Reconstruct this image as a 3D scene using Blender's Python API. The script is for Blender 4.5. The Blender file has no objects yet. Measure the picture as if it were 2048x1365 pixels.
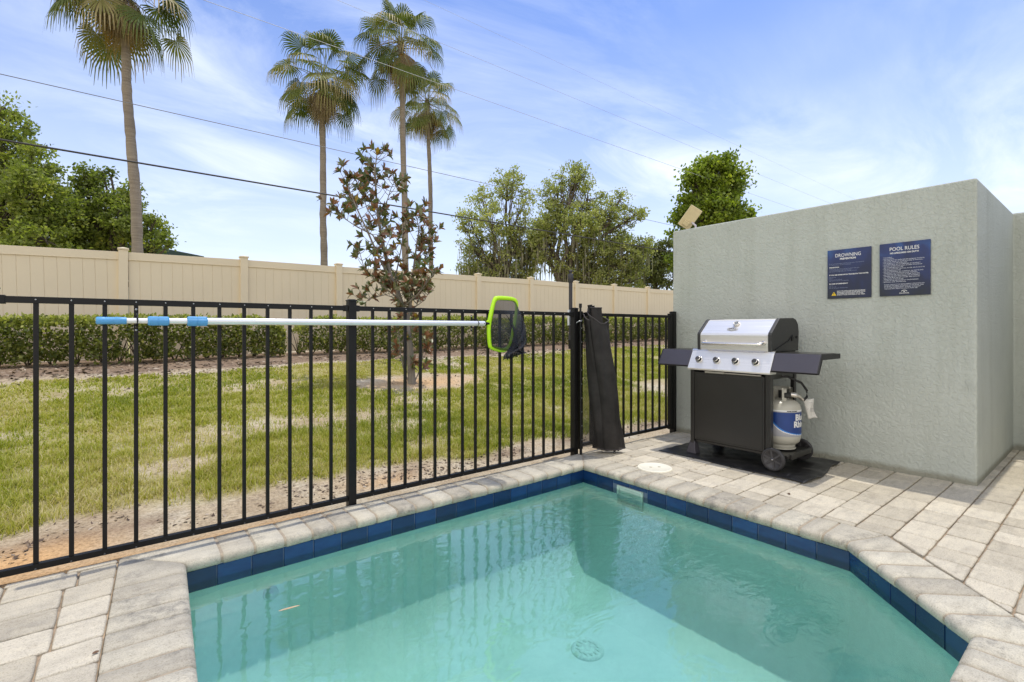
import bpy, bmesh, math, random
import numpy as np
from mathutils import Vector, Matrix

random.seed(7); rng = np.random.default_rng(11)
R = math.radians
scene = bpy.context.scene
COL = scene.collection

# ------------------------------------------------------------------ camera, world, sun, exposure
H = 1.10
cam = bpy.data.objects.new('camera', bpy.data.cameras.new('camera')); COL.objects.link(cam)
cam.location = (0, 0, H); cam.rotation_euler = (R(90), 0, R(-38.4))
cam.data.lens = 17.21; cam.data.sensor_width = 36; cam.data.shift_y = -0.0120
cam.data.clip_start = 0.05; cam.data.clip_end = 3000
scene.camera = cam

SUN_VEC = Vector((0.225, 0.035, 1.0)).normalized()       # towards the sun: very high, a little behind the stucco wall
sun_el = math.asin(SUN_VEC.z); sun_az = math.atan2(SUN_VEC.x, SUN_VEC.y)

world = bpy.data.worlds.new('World'); scene.world = world; world.use_nodes = True
wt = world.node_tree; wn = wt.nodes; wl = wt.links; wn.clear()
def W(t, **kw):
    n = wn.new(t)
    for k, v in kw.items(): setattr(n, k, v)
    return n
sky = W('ShaderNodeTexSky', sky_type='NISHITA'); sky.sun_disc = False
sky.sun_elevation = sun_el; sky.sun_rotation = sun_az; sky.dust_density = 1.2; sky.ozone_density = 1.5; sky.altitude = 20
tc = W('ShaderNodeTexCoord'); sep = W('ShaderNodeSeparateXYZ'); wl.new(tc.outputs['Generated'], sep.inputs[0])
def M2(op, a, b=None, clamp=False):
    n = W('ShaderNodeMath', operation=op); n.use_clamp = clamp
    for i, v in enumerate((a, b)):
        if v is None: continue
        if isinstance(v, (int, float)): n.inputs[i].default_value = v
        else: wl.new(v, n.inputs[i])
    return n.outputs[0]
zc = M2('MAXIMUM', sep.outputs['Z'], 0.0)
den = M2('ADD', zc, 0.16)
px_ = M2('DIVIDE', sep.outputs['X'], den); py_ = M2('DIVIDE', sep.outputs['Y'], den)
cmb = W('ShaderNodeCombineXYZ'); wl.new(px_, cmb.inputs[0]); wl.new(py_, cmb.inputs[1])
mp = W('ShaderNodeMapping'); wl.new(cmb.outputs[0], mp.inputs[0]); mp.inputs['Rotation'].default_value = (0, 0, R(28)); mp.inputs['Scale'].default_value = (0.9, 1.45, 1); mp.inputs['Location'].default_value = (0.35, 0.6, 0)
n1 = W('ShaderNodeTexNoise'); wl.new(mp.outputs[0], n1.inputs['Vector']); n1.inputs['Scale'].default_value = 1.15; n1.inputs['Detail'].default_value = 9; n1.inputs['Roughness'].default_value = 0.62; n1.inputs['Distortion'].default_value = 0.9
n2 = W('ShaderNodeTexNoise'); wl.new(cmb.outputs[0], n2.inputs['Vector']); n2.inputs['Scale'].default_value = 0.62; n2.inputs['Detail'].default_value = 3
cr = W('ShaderNodeValToRGB'); cr.color_ramp.elements[0].position = 0.42; cr.color_ramp.elements[1].position = 0.74
wl.new(n1.outputs['Fac'], cr.inputs[0])
cr2 = W('ShaderNodeValToRGB'); cr2.color_ramp.elements[0].position = 0.38; cr2.color_ramp.elements[1].position = 0.62
wl.new(n2.outputs['Fac'], cr2.inputs[0])
cl = M2('MULTIPLY', cr.outputs['Color'], cr2.outputs['Color'])
cl = M2('MULTIPLY', cl, 1.1, True)
# a thin veil of high cloud near the horizon
hz = W('ShaderNodeMapRange'); wl.new(sep.outputs['Z'], hz.inputs[0]); hz.inputs[1].default_value = 0.0; hz.inputs[2].default_value = 0.62; hz.inputs[3].default_value = 1.0; hz.inputs[4].default_value = 0.0
hz2 = M2('POWER', hz.outputs[0], 1.35); hz3 = M2('MULTIPLY', hz2, 0.92)
cl2 = M2('SUBTRACT', 1.0, M2('MULTIPLY', M2('SUBTRACT', 1.0, cl), M2('SUBTRACT', 1.0, hz3)))
tint = W('ShaderNodeMix', data_type='RGBA', blend_type='MULTIPLY'); tint.inputs[0].default_value = 1.0
wl.new(sky.outputs[0], tint.inputs[6]); tint.inputs[7].default_value = (.76, .97, 1.42, 1)
mixc = W('ShaderNodeMix', data_type='RGBA'); wl.new(cl2, mixc.inputs[0]); wl.new(tint.outputs[2], mixc.inputs[6]); mixc.inputs[7].default_value = (7.4, 8.0, 9.0, 1)
# cloud bank added to the unseen sky behind the camera, brightens shaded faces
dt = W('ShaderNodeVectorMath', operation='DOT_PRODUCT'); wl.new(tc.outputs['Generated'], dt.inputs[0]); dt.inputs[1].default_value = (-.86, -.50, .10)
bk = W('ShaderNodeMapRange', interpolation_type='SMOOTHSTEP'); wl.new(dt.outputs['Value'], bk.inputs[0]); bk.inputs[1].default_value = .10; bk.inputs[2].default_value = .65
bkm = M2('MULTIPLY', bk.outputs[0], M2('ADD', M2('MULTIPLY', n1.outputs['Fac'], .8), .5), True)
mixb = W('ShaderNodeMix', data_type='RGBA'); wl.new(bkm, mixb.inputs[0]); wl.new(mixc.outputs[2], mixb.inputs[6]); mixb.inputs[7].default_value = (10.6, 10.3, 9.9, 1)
bg = W('ShaderNodeBackground'); bg.inputs['Strength'].default_value = 0.10
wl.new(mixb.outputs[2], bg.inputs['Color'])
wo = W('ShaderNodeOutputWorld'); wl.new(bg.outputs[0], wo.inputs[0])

sun = bpy.data.objects.new('sun', bpy.data.lights.new('sun', 'SUN')); COL.objects.link(sun)
sun.data.energy = 1.9; sun.data.angle = R(0.6); sun.data.color = (1.0, 0.95, 0.87)
sun.rotation_euler = SUN_VEC.to_track_quat('Z', 'Y').to_euler()

scene.view_settings.view_transform = 'Standard'; scene.view_settings.look = 'None'
scene.view_settings.exposure = 0.55; scene.view_settings.gamma = 1
scene.cycles.max_bounces = 8; scene.cycles.transparent_max_bounces = 24
scene.cycles.use_denoising = True

# ------------------------------------------------------------------ picture-to-world helper (real distances from the camera)
F = 979.0
def at(px, py, depth):
    t = (px - 1024) / F
    return Vector((depth*(0.6211 + 0.7837*t), depth*(0.7837 - 0.6211*t), H + (658 - py)*depth/F))

# ------------------------------------------------------------------ object helpers
def tag(o, label=None, cat=None, group=None, kind=None):
    if label: o['label'] = label
    if cat: o['category'] = cat
    if group: o['group'] = group
    if kind: o['kind'] = kind
    return o
def thing(name, label, cat, loc=(0, 0, 0), group=None):
    o = bpy.data.objects.new(name, None); COL.objects.link(o); o.location = loc; o.empty_display_size = 0.1
    return tag(o, label, cat, group)
WLOC = {}
def wloc(o):
    v = Vector((0, 0, 0))
    while o is not None: v = v + Vector(o.location); o = o.parent
    return v
class MB:
    def __init__(s): s.v = []; s.f = []; s.m = []; s.s = []; s.r = []
    def add(s, vs, fs, mi=0, smooth=False, rnd=0.5):
        b = len(s.v); s.v += [tuple(v) for v in vs]
        for f in fs:
            s.f.append([b + i for i in f]); s.m.append(mi); s.s.append(smooth); s.r.append(rnd)
    def box(s, x0, x1, y0, y1, z0, z1, mi=0, rnd=0.5):
        s.add([(x0,y0,z0),(x1,y0,z0),(x1,y1,z0),(x0,y1,z0),(x0,y0,z1),(x1,y0,z1),(x1,y1,z1),(x0,y1,z1)],
              [(3,2,1,0),(4,5,6,7),(0,1,5,4),(1,2,6,5),(2,3,7,6),(3,0,4,7)], mi, False, rnd)
    def tube(s, pts, rad, n=10, mi=0, caps=True, smooth=True, rnd=0.5, flat=1.0):
        pts = [Vector(p) for p in pts]
        if not hasattr(rad, '__len__'): rad = [rad]*len(pts)
        rings = []; up = None
        for i, p in enumerate(pts):
            d = (pts[min(i+1, len(pts)-1)] - pts[max(i-1, 0)])
            if d.length < 1e-9: d = Vector((0,0,1))
            d.normalize()
            if up is None: up = Vector((0,0,1)) if abs(d.z) < .9 else Vector((1,0,0))
            a = d.cross(up)
            if a.length < 1e-5: a = d.cross(Vector((0,1,0)))
            a.normalize(); b = d.cross(a).normalized(); up = -b if False else up
            rings.append([p + rad[i]*(math.cos(2*math.pi*k/n)*a + flat*math.sin(2*math.pi*k/n)*b) for k in range(n)])
        vs = [v for r_ in rings for v in r_]; fs = []
        for i in range(len(pts)-1):
            for k in range(n):
                fs.append((i*n+k, i*n+(k+1)%n, (i+1)*n+(k+1)%n, (i+1)*n+k))
        s.add(vs, fs, mi, smooth, rnd)
        if caps:
            s.add(rings[0], [list(range(n))], mi, False, rnd); s.add(rings[-1], [list(range(n))[::-1]], mi, False, rnd)
    def lathe(s, c, prof, n=32, mi=0, axis='Z', smooth=True, a0=0, a1=2*math.pi, rnd=0.5):
        full = abs(a1-a0-2*math.pi) < 1e-6; m = n if full else n+1; vs = []
        for (r_, h_) in prof:
            for k in range(m):
                a = a0 + (a1-a0)*k/n; u, w = r_*math.cos(a), r_*math.sin(a)
                if axis == 'Z': vs.append((c[0]+u, c[1]+w, c[2]+h_))
                elif axis == 'X': vs.append((c[0]+h_, c[1]+u, c[2]+w))
                else: vs.append((c[0]+u, c[1]+h_, c[2]+w))
        fs = []
        for i in range(len(prof)-1):
            for k in range(n):
                k2 = (k+1) % m if full else k+1
                fs.append((i*m+k, i*m+k2, (i+1)*m+k2, (i+1)*m+k))
        s.add(vs, fs, mi, smooth, rnd)
    def prism(s, poly, axis, a0, a1, mi=0, rnd=0.5):
        def P(u, v, a): return {'X': (a,u,v), 'Y': (u,a,v), 'Z': (u,v,a)}[axis]
        n = len(poly); vs = [P(u, v, a0) for u, v in poly] + [P(u, v, a1) for u, v in poly]
        s.add(vs, [list(range(n))[::-1], list(range(n, 2*n))] + [(i, (i+1)%n, n+(i+1)%n, n+i) for i in range(n)], mi, False, rnd)
    def build(s, name, mat, parent=None, bevel=0, seg=2, loc=None, rnd=False, recalc=True):
        me = bpy.data.meshes.new(name)
        off = wloc(parent) if parent is not None else Vector((0,0,0))
        if loc is not None: off = Vector(loc)
        me.from_pydata([(v[0]-off.x, v[1]-off.y, v[2]-off.z) for v in s.v], [], s.f)
        for m in (mat if isinstance(mat, (list, tuple)) else [mat]): me.materials.append(m)
        me.polygons.foreach_set('material_index', s.m); me.polygons.foreach_set('use_smooth', s.s)
        if rnd:
            a = me.attributes.new('rnd', 'FLOAT', 'FACE'); a.data.foreach_set('value', s.r)
        me.update()
        if recalc:
            bm = bmesh.new(); bm.from_mesh(me); bmesh.ops.recalc_face_normals(bm, faces=bm.faces); bm.to_mesh(me); bm.free()
        o = bpy.data.objects.new(name, me); COL.objects.link(o)
        if parent is not None: o.parent = parent; o.location = off - wloc(parent)
        else: o.location = off if loc is not None else (0,0,0)
        if bevel:
            md = o.modifiers.new('Bevel', 'BEVEL'); md.width = bevel; md.segments = seg; md.limit_method = 'ANGLE'; md.angle_limit = R(40)
        return o
def np_mesh(name, verts, quads, mat, parent=None, rnd=None, smooth=False, nv=4, uv=None):
    verts = np.asarray(verts, dtype=np.float32); quads = np.asarray(quads, dtype=np.int32)
    if parent is not None: verts = verts - np.array(wloc(parent), dtype=np.float32)
    me = bpy.data.meshes.new(name)
    me.vertices.add(len(verts)); me.vertices.foreach_set('co', verts.ravel())
    nf = len(quads); me.loops.add(nf*nv); me.loops.foreach_set('vertex_index', quads.ravel())
    me.polygons.add(nf); me.polygons.foreach_set('loop_start', np.arange(nf, dtype=np.int32)*nv)
    try: me.polygons.foreach_set('loop_total', np.full(nf, nv, dtype=np.int32))
    except Exception: pass
    if smooth: me.polygons.foreach_set('use_smooth', np.ones(nf, dtype=bool))
    me.materials.append(mat)
    if rnd is not None:
        a = me.attributes.new('rnd', 'FLOAT', 'FACE'); a.data.foreach_set('value', np.asarray(rnd, dtype=np.float32))
    me.update(calc_edges=True); me.validate()
    o = bpy.data.objects.new(name, me); COL.objects.link(o)
    if parent is not None: o.parent = parent
    return o

# ------------------------------------------------------------------ materials
def new_mat(name):
    m = bpy.data.materials.new(name); m.use_nodes = True; nt = m.node_tree
    return m, nt, nt.nodes['Principled BSDF']
def N(nt, t, **kw):
    n = nt.nodes.new(t)
    for k, v in kw.items(): setattr(n, k, v)
    return n
def tex(nt, scale, detail=4, rough=.55, vec=None, dist=0):
    n = N(nt, 'ShaderNodeTexNoise'); n.inputs['Scale'].default_value = scale; n.inputs['Detail'].default_value = detail
    n.inputs['Roughness'].default_value = rough; n.inputs['Distortion'].default_value = dist
    if vec is not None: nt.links.new(vec, n.inputs['Vector'])
    return n.outputs['Fac']
def pos(nt, scale=(1,1,1), rot=(0,0,0)):
    g = N(nt, 'ShaderNodeNewGeometry'); m = N(nt, 'ShaderNodeMapping'); nt.links.new(g.outputs['Position'], m.inputs[0])
    m.inputs['Scale'].default_value = scale; m.inputs['Rotation'].default_value = rot
    return m.outputs[0]
def ramp(nt, fac, stops):
    n = N(nt, 'ShaderNodeValToRGB'); e = n.color_ramp.elements
    while len(e) < len(stops): e.new(0.5)
    for i, (p, c) in enumerate(stops):
        e[i].position = p; e[i].color = (c, c, c, 1) if isinstance(c, (int, float)) else (*c, 1)
    if fac is not None: nt.links.new(fac, n.inputs[0])
    return n.outputs[0]
def mix(nt, fac, a, b, blend='MIX'):
    n = N(nt, 'ShaderNodeMix', data_type='RGBA', blend_type=blend)
    for i, v in ((0, fac), (6, a), (7, b)):
        if isinstance(v, (int, float)): n.inputs[i].default_value = v
        elif isinstance(v, tuple): n.inputs[i].default_value = (*v, 1)
        else: nt.links.new(v, n.inputs[i])
    return n.outputs[2]
def math_(nt, op, a, b=0.0, clamp=False):
    n = N(nt, 'ShaderNodeMath', operation=op); n.use_clamp = clamp
    for i, v in enumerate((a, b)):
        if isinstance(v, (int, float)): n.inputs[i].default_value = v
        else: nt.links.new(v, n.inputs[i])
    return n.outputs[0]
def bump(nt, bs, height, strength=.5, dist=.01):
    b = N(nt, 'ShaderNodeBump'); b.inputs['Strength'].default_value = strength; b.inputs['Distance'].default_value = dist
    nt.links.new(height, b.inputs['Height']); nt.links.new(b.outputs[0], bs.inputs['Normal']); return b
def attr(nt, name='rnd'):
    n = N(nt, 'ShaderNodeAttribute'); n.attribute_name = name; return n.outputs['Fac']
def simple(name, col, rough=.5, metal=0, var=.08, nscale=12, bmp=0, coat=0, spec=.5):
    m, nt, b = new_mat(name)
    f = tex(nt, nscale, 5, .6, pos(nt))
    lo = tuple(max(0, c*(1-var)) for c in col); hi = tuple(min(1, c*(1+var)) for c in col)
    nt.links.new(ramp(nt, f, [(.3, lo), (.7, hi)]), b.inputs['Base Color'])
    b.inputs['Roughness'].default_value = rough; b.inputs['Metallic'].default_value = metal
    b.inputs['Specular IOR Level'].default_value = spec
    if coat: b.inputs['Coat Weight'].default_value = coat
    if bmp: bump(nt, b, tex(nt, nscale*6, 4, .6, pos(nt)), bmp, .003)
    return m

def leaf_mat(name, stops, rough=.45, trans=.35, back=None, spec=.4):
    m, nt, b = new_mat(name)
    c = ramp(nt, attr(nt), stops)
    if back is not None:
        g = N(nt, 'ShaderNodeNewGeometry'); c = mix(nt, g.outputs['Backfacing'], c, ramp(nt, attr(nt), back))
    nt.links.new(c, b.inputs['Base Color']); b.inputs['Roughness'].default_value = rough; b.inputs['Specular IOR Level'].default_value = spec
    t = N(nt, 'ShaderNodeBsdfTranslucent'); nt.links.new(mix(nt, 1.0, c, (1.0, 1.15, .55), 'MULTIPLY'), t.inputs[0])
    ms = N(nt, 'ShaderNodeMixShader'); ms.inputs[0].default_value = trans
    nt.links.new(b.outputs[0], ms.inputs[1]); nt.links.new(t.outputs[0], ms.inputs[2])
    nt.links.new(ms.outputs[0], nt.nodes['Material Output'].inputs[0])
    return m

def stucco_mat():
    m, nt, b = new_mat('sage_stucco')
    p = pos(nt)
    w = N(nt, 'ShaderNodeMix', data_type='VECTOR'); w.inputs[0].default_value = .03
    nn = N(nt, 'ShaderNodeTexNoise'); nn.inputs['Scale'].default_value = 9; nt.links.new(p, nn.inputs['Vector'])
    nt.links.new(p, w.inputs[4]); nt.links.new(nn.outputs['Color'], w.inputs[5])
    a1 = tex(nt, 40, 5, .62, w.outputs[1], .5); a2 = tex(nt, 110, 4, .6, p)
    k = ramp(nt, a1, [(.34, 0.0), (.60, 1.0)])
    h = math_(nt, 'ADD', math_(nt, 'MULTIPLY', k, .8), math_(nt, 'MULTIPLY', a2, .35))
    col = ramp(nt, tex(nt, 1.7, 7, .7, p), [(.3, (.47, .495, .44)), (.7, (.53, .555, .495))])
    spots = ramp(nt, tex(nt, 3.1, 2, .4, pos(nt, (1, 1.3, 1.1))), [(.18, (.86, .86, .86)), (.26, (1, 1, 1))])
    # damp dirt line where the wall meets the paving
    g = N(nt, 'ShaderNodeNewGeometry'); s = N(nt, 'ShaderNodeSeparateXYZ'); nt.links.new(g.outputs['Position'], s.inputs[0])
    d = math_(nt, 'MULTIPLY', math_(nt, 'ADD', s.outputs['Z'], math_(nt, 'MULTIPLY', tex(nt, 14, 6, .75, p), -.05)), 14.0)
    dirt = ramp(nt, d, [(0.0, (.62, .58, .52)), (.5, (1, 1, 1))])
    drip = ramp(nt, tex(nt, 1.0, 5, .65, pos(nt, (5, 5, .45))), [(.30, (.90,.90,.88)), (.5, (1,1,1))])
    chips = ramp(nt, tex(nt, 9, 2, .4, p), [(.17, (.80,.79,.76)), (.22, (1,1,1))])
    col = mix(nt, 1.0, mix(nt, 1.0, col, drip, 'MULTIPLY'), chips, 'MULTIPLY')
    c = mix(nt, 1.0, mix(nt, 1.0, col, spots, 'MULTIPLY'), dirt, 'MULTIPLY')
    nt.links.new(c, b.inputs['Base Color']); b.inputs['Roughness'].default_value = .85; b.inputs['Specular IOR Level'].default_value = .25
    bump(nt, b, h, .75, .0065)
    return m
def stone_mat(name, lo, hi, streak_rot=0, stain=.5, stain_col=(.13,.13,.125)):
    m, nt, b = new_mat(name)
    r_ = attr(nt)
    # each stone gets its own piece of the pattern
    g = N(nt, 'ShaderNodeNewGeometry'); ad = N(nt, 'ShaderNodeVectorMath', operation='ADD'); nt.links.new(g.outputs['Position'], ad.inputs[0])
    cx = N(nt, 'ShaderNodeCombineXYZ'); k = math_(nt, 'MULTIPLY', r_, 37.0); nt.links.new(k, cx.inputs[2]); nt.links.new(cx.outputs[0], ad.inputs[1])
    mp_ = N(nt, 'ShaderNodeMapping'); nt.links.new(ad.outputs[0], mp_.inputs[0]); mp_.inputs['Rotation'].default_value = (0,0,streak_rot); mp_.inputs['Scale'].default_value = (3.2, 15, 1)
    st = tex(nt, 1.8, 8, .72, mp_.outputs[0], .15)
    base = mix(nt, ramp(nt, r_, [(0, 0.0), (1, 1.0)]), lo, hi)
    c = mix(nt, 1.0, base, ramp(nt, st, [(.28, (.78,.77,.76)), (.50, (1.0,1.0,1.0)), (.75, (1.10,1.09,1.06))]), 'MULTIPLY')
    cloud = tex(nt, 7, 7, .75, ad.outputs[0])
    c = mix(nt, 1.0, c, ramp(nt, cloud, [(.32, (.84,.83,.82)), (.5, (1.0,1.0,.99)), (.7, (1.06,1.05,1.02))]), 'MULTIPLY')
    blot = tex(nt, 16, 9, .82, ad.outputs[0])
    gate = tex(nt, 3.2, 4, .6, ad.outputs[0])
    f = math_(nt, 'MULTIPLY', ramp(nt, blot, [(.46, 0.0), (.62, 1.0)]), ramp(nt, gate, [(.46, 0.0), (.62, 1.0)]))
    c = mix(nt, math_(nt, 'MULTIPLY', f, stain), c, stain_col)
    pits = ramp(nt, tex(nt, 210, 3, .7, ad.outputs[0]), [(.36, (.60,.58,.55)), (.47, (1,1,1)), (.68, (1.08,1.08,1.07))])
    c = mix(nt, .75, c, mix(nt, 1.0, c, pits, 'MULTIPLY'))
    nt.links.new(c, b.inputs['Base Color']); b.inputs['Roughness'].default_value = .82; b.inputs['Specular IOR Level'].default_value = .3
    h = math_(nt, 'ADD', math_(nt, 'MULTIPLY', blot, .7), math_(nt, 'MULTIPLY', tex(nt, 90, 6, .7, ad.outputs[0]), .7))
    bump(nt, b, h, .7, .006)
    return m
def soil_mat():
    m, nt, b = new_mat('sandy_soil')
    p = pos(nt)
    sand = ramp(nt, tex(nt, 2.3, 6, .65, p), [(.28, (.40,.30,.19)), (.5, (.56,.46,.31)), (.72, (.66,.60,.46))])
    grit = ramp(nt, tex(nt, 60, 5, .7, p), [(.3, (.55,.5,.45)), (.55, (1.0,1.0,1.0)), (.75, (1.15,1.12,1.08))])
    c = mix(nt, 1.0, sand, grit, 'MULTIPLY')
    litter = ramp(nt, tex(nt, 24, 8, .78, p, .6), [(.50, 0.0), (.60, 1.0)])
    zone = attr(nt, 'litter')
    c = mix(nt, math_(nt, 'MULTIPLY', litter, zone), c, (.115,.082,.06))
    mul = attr(nt, 'mulch'); c = mix(nt, math_(nt, 'MULTIPLY', mul, .9), c, mix(nt, 1.0, ramp(nt, tex(nt, 18, 7, .75, p), [(.3, (.13,.085,.055)), (.55, (.27,.19,.13)), (.75, (.42,.32,.23))]), grit, 'MULTIPLY'))
    th = attr(nt, 'turf')
    thc = ramp(nt, tex(nt, 45, 7, .75, p), [(.3, (.18,.17,.045)), (.5, (.33,.30,.10)), (.7, (.48,.42,.20))])
    c = mix(nt, th, c, thc)
    orange = attr(nt, 'orange'); c = mix(nt, orange, c, mix(nt, 1.0, (.70,.43,.20), grit, 'MULTIPLY'))
    nt.links.new(c, b.inputs['Base Color']); b.inputs['Roughness'].default_value = .95; b.inputs['Specular IOR Level'].default_value = .1
    bump(nt, b, math_(nt, 'ADD', tex(nt, 28, 6, .7, p), math_(nt, 'MULTIPLY', tex(nt, 130, 4, .7, p), .4)), .8, .02)
    return m

MAT = {}
MAT['stucco'] = stucco_mat()
MAT['paver'] = stone_mat('grey_paver', (.45,.40,.308), (.60,.54,.425), R(0), .30, (.20,.19,.175))
MAT['coping'] = stone_mat('coping_stone', (.41,.37,.295), (.56,.515,.41), R(90), .8, (.135,.13,.12))
MAT['joint'] = simple('joint_sand', (.36,.27,.18), .95, 0, .35, 30, .6)
MAT['grout'] = simple('coping_grout', (.34,.28,.20), .9, 0, .2, 40, .3)
MAT['soil'] = soil_mat()
MAT['black'] = simple('black_powder_coat', (.0065,.006,.0055), .42, 0, .25, 25, .12, 0, .3)
MAT['black_rubber'] = simple('black_rubber', (.018,.017,.017), .6, 0, .3, 14, .3)
MAT['vinyl'] = simple('cream_vinyl', (.74,.625,.43), .55, 0, .03, 1.2)
MAT['screw'] = simple('screw_metal', (.45,.45,.44), .35, .9, .1)
MAT['alu'] = simple('aluminium_tube', (.80,.80,.79), .32, .55, .03, 8)
MAT['blue_plastic'] = simple('blue_plastic', (.09,.33,.62), .42, 0, .06)
MAT['lime_plastic'] = simple('lime_plastic', (.50,.86,.01), .38, 0, .05)
MAT['charcoal'] = simple('charcoal_enamel', (.070,.064,.075), .33, .25, .05, 6)
MAT['cabinet'] = simple('black_enamel', (.020,.0185,.017), .30, .0, .12, 4)
MAT['lidend'] = simple('dark_cast_end', (.030,.029,.027), .55, 0, .15, 30, .25)
MAT['chrome'] = simple('chrome', (.74,.70,.64), .26, .9, .02)
MAT['knobface'] = simple('knob_face', (.055,.05,.047), .5)
MAT['tank'] = simple('tank_white', (.48,.46,.385), .35, 0, .04, 6)
MAT['white'] = simple('white_print', (.74,.74,.72), .5, 0, .02)
MAT['cream_plastic'] = simple('cream_plastic', (.74,.70,.56), .5, 0, .06, 10)
MAT['tan_plastic'] = simple('tan_plastic', (.60,.49,.28), .5, 0, .08, 30)
MAT['yellow'] = simple('warning_yellow', (.85,.58,.02), .5)
MAT['logo_blue'] = simple('deep_blue_print', (.012,.045,.20), .4)
MAT['sky_blue'] = simple('bright_blue_print', (.03,.20,.60), .4)
MAT['grey_print'] = simple('silver_grey_print', (.36,.36,.38), .4)
MAT['paper'] = simple('paper', (.68,.66,.60), .8, 0, .05, 20)
MAT['dim_print'] = simple('pale_blue_print', (.30,.35,.50), .5)

def brushed():
    m, nt, b = new_mat('brushed_steel')
    p = pos(nt, (3, 1.5, 420))
    f = tex(nt, 1.0, 4, .6, p)
    nt.links.new(ramp(nt, f, [(.3, (.72,.70,.67)), (.7, (.82,.80,.77))]), b.inputs['Base Color'])
    b.inputs['Metallic'].default_value = .6
    nt.links.new(ramp(nt, f, [(.3, .26), (.7, .40)]), b.inputs['Roughness'])
    bump(nt, b, f, .08, .001); return m
MAT['steel'] = brushed()

def bark(name, lo, hi, rings=False):
    m, nt, b = new_mat(name)
    p = pos(nt, (1.5, 1.5, 26) if rings else (9, 9, 1.6))
    f = tex(nt, 1.0 if rings else 1.5, 6, .65, p, .6)
    big = tex(nt, .9, 3, .5, pos(nt))
    c = mix(nt, 1.0, ramp(nt, f, [(.3, lo), (.7, hi)]), ramp(nt, big, [(.3, (.8,.78,.75)), (.7, (1.1,1.08,1.05))]), 'MULTIPLY')
    nt.links.new(c, b.inputs['Base Color']); b.inputs['Roughness'].default_value = .9
    bump(nt, b, f, .7, .02); return m
MAT['palm_bark'] = bark('palm_bark', (.19,.155,.12), (.32,.275,.22), True)
MAT['bark'] = bark('oak_bark', (.07,.055,.042), (.17,.14,.11))
MAT['magnolia_bark'] = bark('magnolia_bark', (.16,.14,.115), (.30,.27,.23))
MAT['palm_leaf'] = leaf_mat('palm_frond', [(0, (.07,.10,.02)), (.45, (.135,.165,.035)), (.75, (.25,.23,.08)), (1, (.42,.33,.17))], .55, .28, spec=.25)
MAT['palm_dead'] = leaf_mat('dead_frond', [(0, (.19,.14,.085)), (.5, (.31,.235,.15)), (.9, (.40,.31,.2)), (1, (.50,.28,.04))], .7, .25)
MAT['magnolia'] = leaf_mat('magnolia_leaf', [(0, (.07,.10,.03)), (.50, (.16,.20,.065)), (.57, (.17,.15,.06)), (.62, (.22,.10,.045)), (.88, (.30,.15,.07)), (1, (.45,.30,.04))], .4, .15,
                           back=[(0, (.15,.065,.028)), (.48, (.25,.115,.05)), (.49, (.15,.17,.075)), (1, (.24,.23,.12))], spec=.6)
MAT['oak'] = leaf_mat('oak_leaf', [(0, (.12,.15,.035)), (.5, (.25,.29,.065)), (.85, (.40,.42,.09)), (1, (.54,.52,.11))], .5, .55)
MAT['oak_pale'] = leaf_mat('pale_oak_leaf', [(0, (.20,.22,.08)), (.5, (.38,.39,.14)), (.85, (.52,.51,.22)), (1, (.62,.54,.25))], .5, .55)
MAT['dark_leaf'] = leaf_mat('dark_leaf', [(0, (.09,.105,.04)), (.6, (.17,.185,.065)), (1, (.32,.31,.11))], .5, .5)
MAT['bright_leaf'] = leaf_mat('bright_leaf', [(0, (.12,.17,.025)), (.5, (.23,.29,.04)), (.85, (.38,.45,.045)), (1, (.56,.58,.07))], .45, .5)
MAT['hedge_leaf'] = leaf_mat('hedge_leaf', [(0, (.07,.095,.02)), (.45, (.18,.205,.04)), (.8, (.36,.37,.08)), (1, (.55,.54,.14))], .35, .45, spec=.5)
MAT['moss'] = leaf_mat('hanging_moss', [(0, (.20,.185,.135)), (1, (.36,.33,.25))], .9, .4)
MAT['grass'] = leaf_mat('grass_blade', [(0, (.19,.225,.018)), (.35, (.33,.345,.035)), (.62, (.45,.42,.075)), (.82, (.54,.45,.17)), (1, (.60,.50,.27))], .5, .4)

# ------------------------------------------------------------------ swimming pool
POOL = [(.085, .33), (2.41, .33), (2.955, .90), (2.955, 2.785), (.204, 2.785)]   # counter-clockwise, chamfered at one corner
WATER_Z, FLOOR_Z = -.122, -.84
pool = thing('swimming_pool', 'small plunge pool lined in blue tile and pale plaster with rounded stone edging', 'pool', (1.6, 1.5, 0))
def plaster():
    m, nt, b = new_mat('pool_plaster')
    p = pos(nt); f = tex(nt, 3.2, 7, .68, p, .4)
    c = ramp(nt, f, [(.28, (.64,.80,.72)), (.5, (.73,.87,.79)), (.75, (.80,.92,.85))])
    c = mix(nt, 1.0, c, ramp(nt, tex(nt, 26, 4, .7, p), [(.3, (.93,.94,.94)), (.6, (1.02,1.02,1.02))]), 'MULTIPLY')
    nt.links.new(c, b.inputs['Base Color']); b.inputs['Roughness'].default_value = .9; return m
MAT['plaster'] = plaster()
mb = MB(); n = len(POOL)
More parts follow.
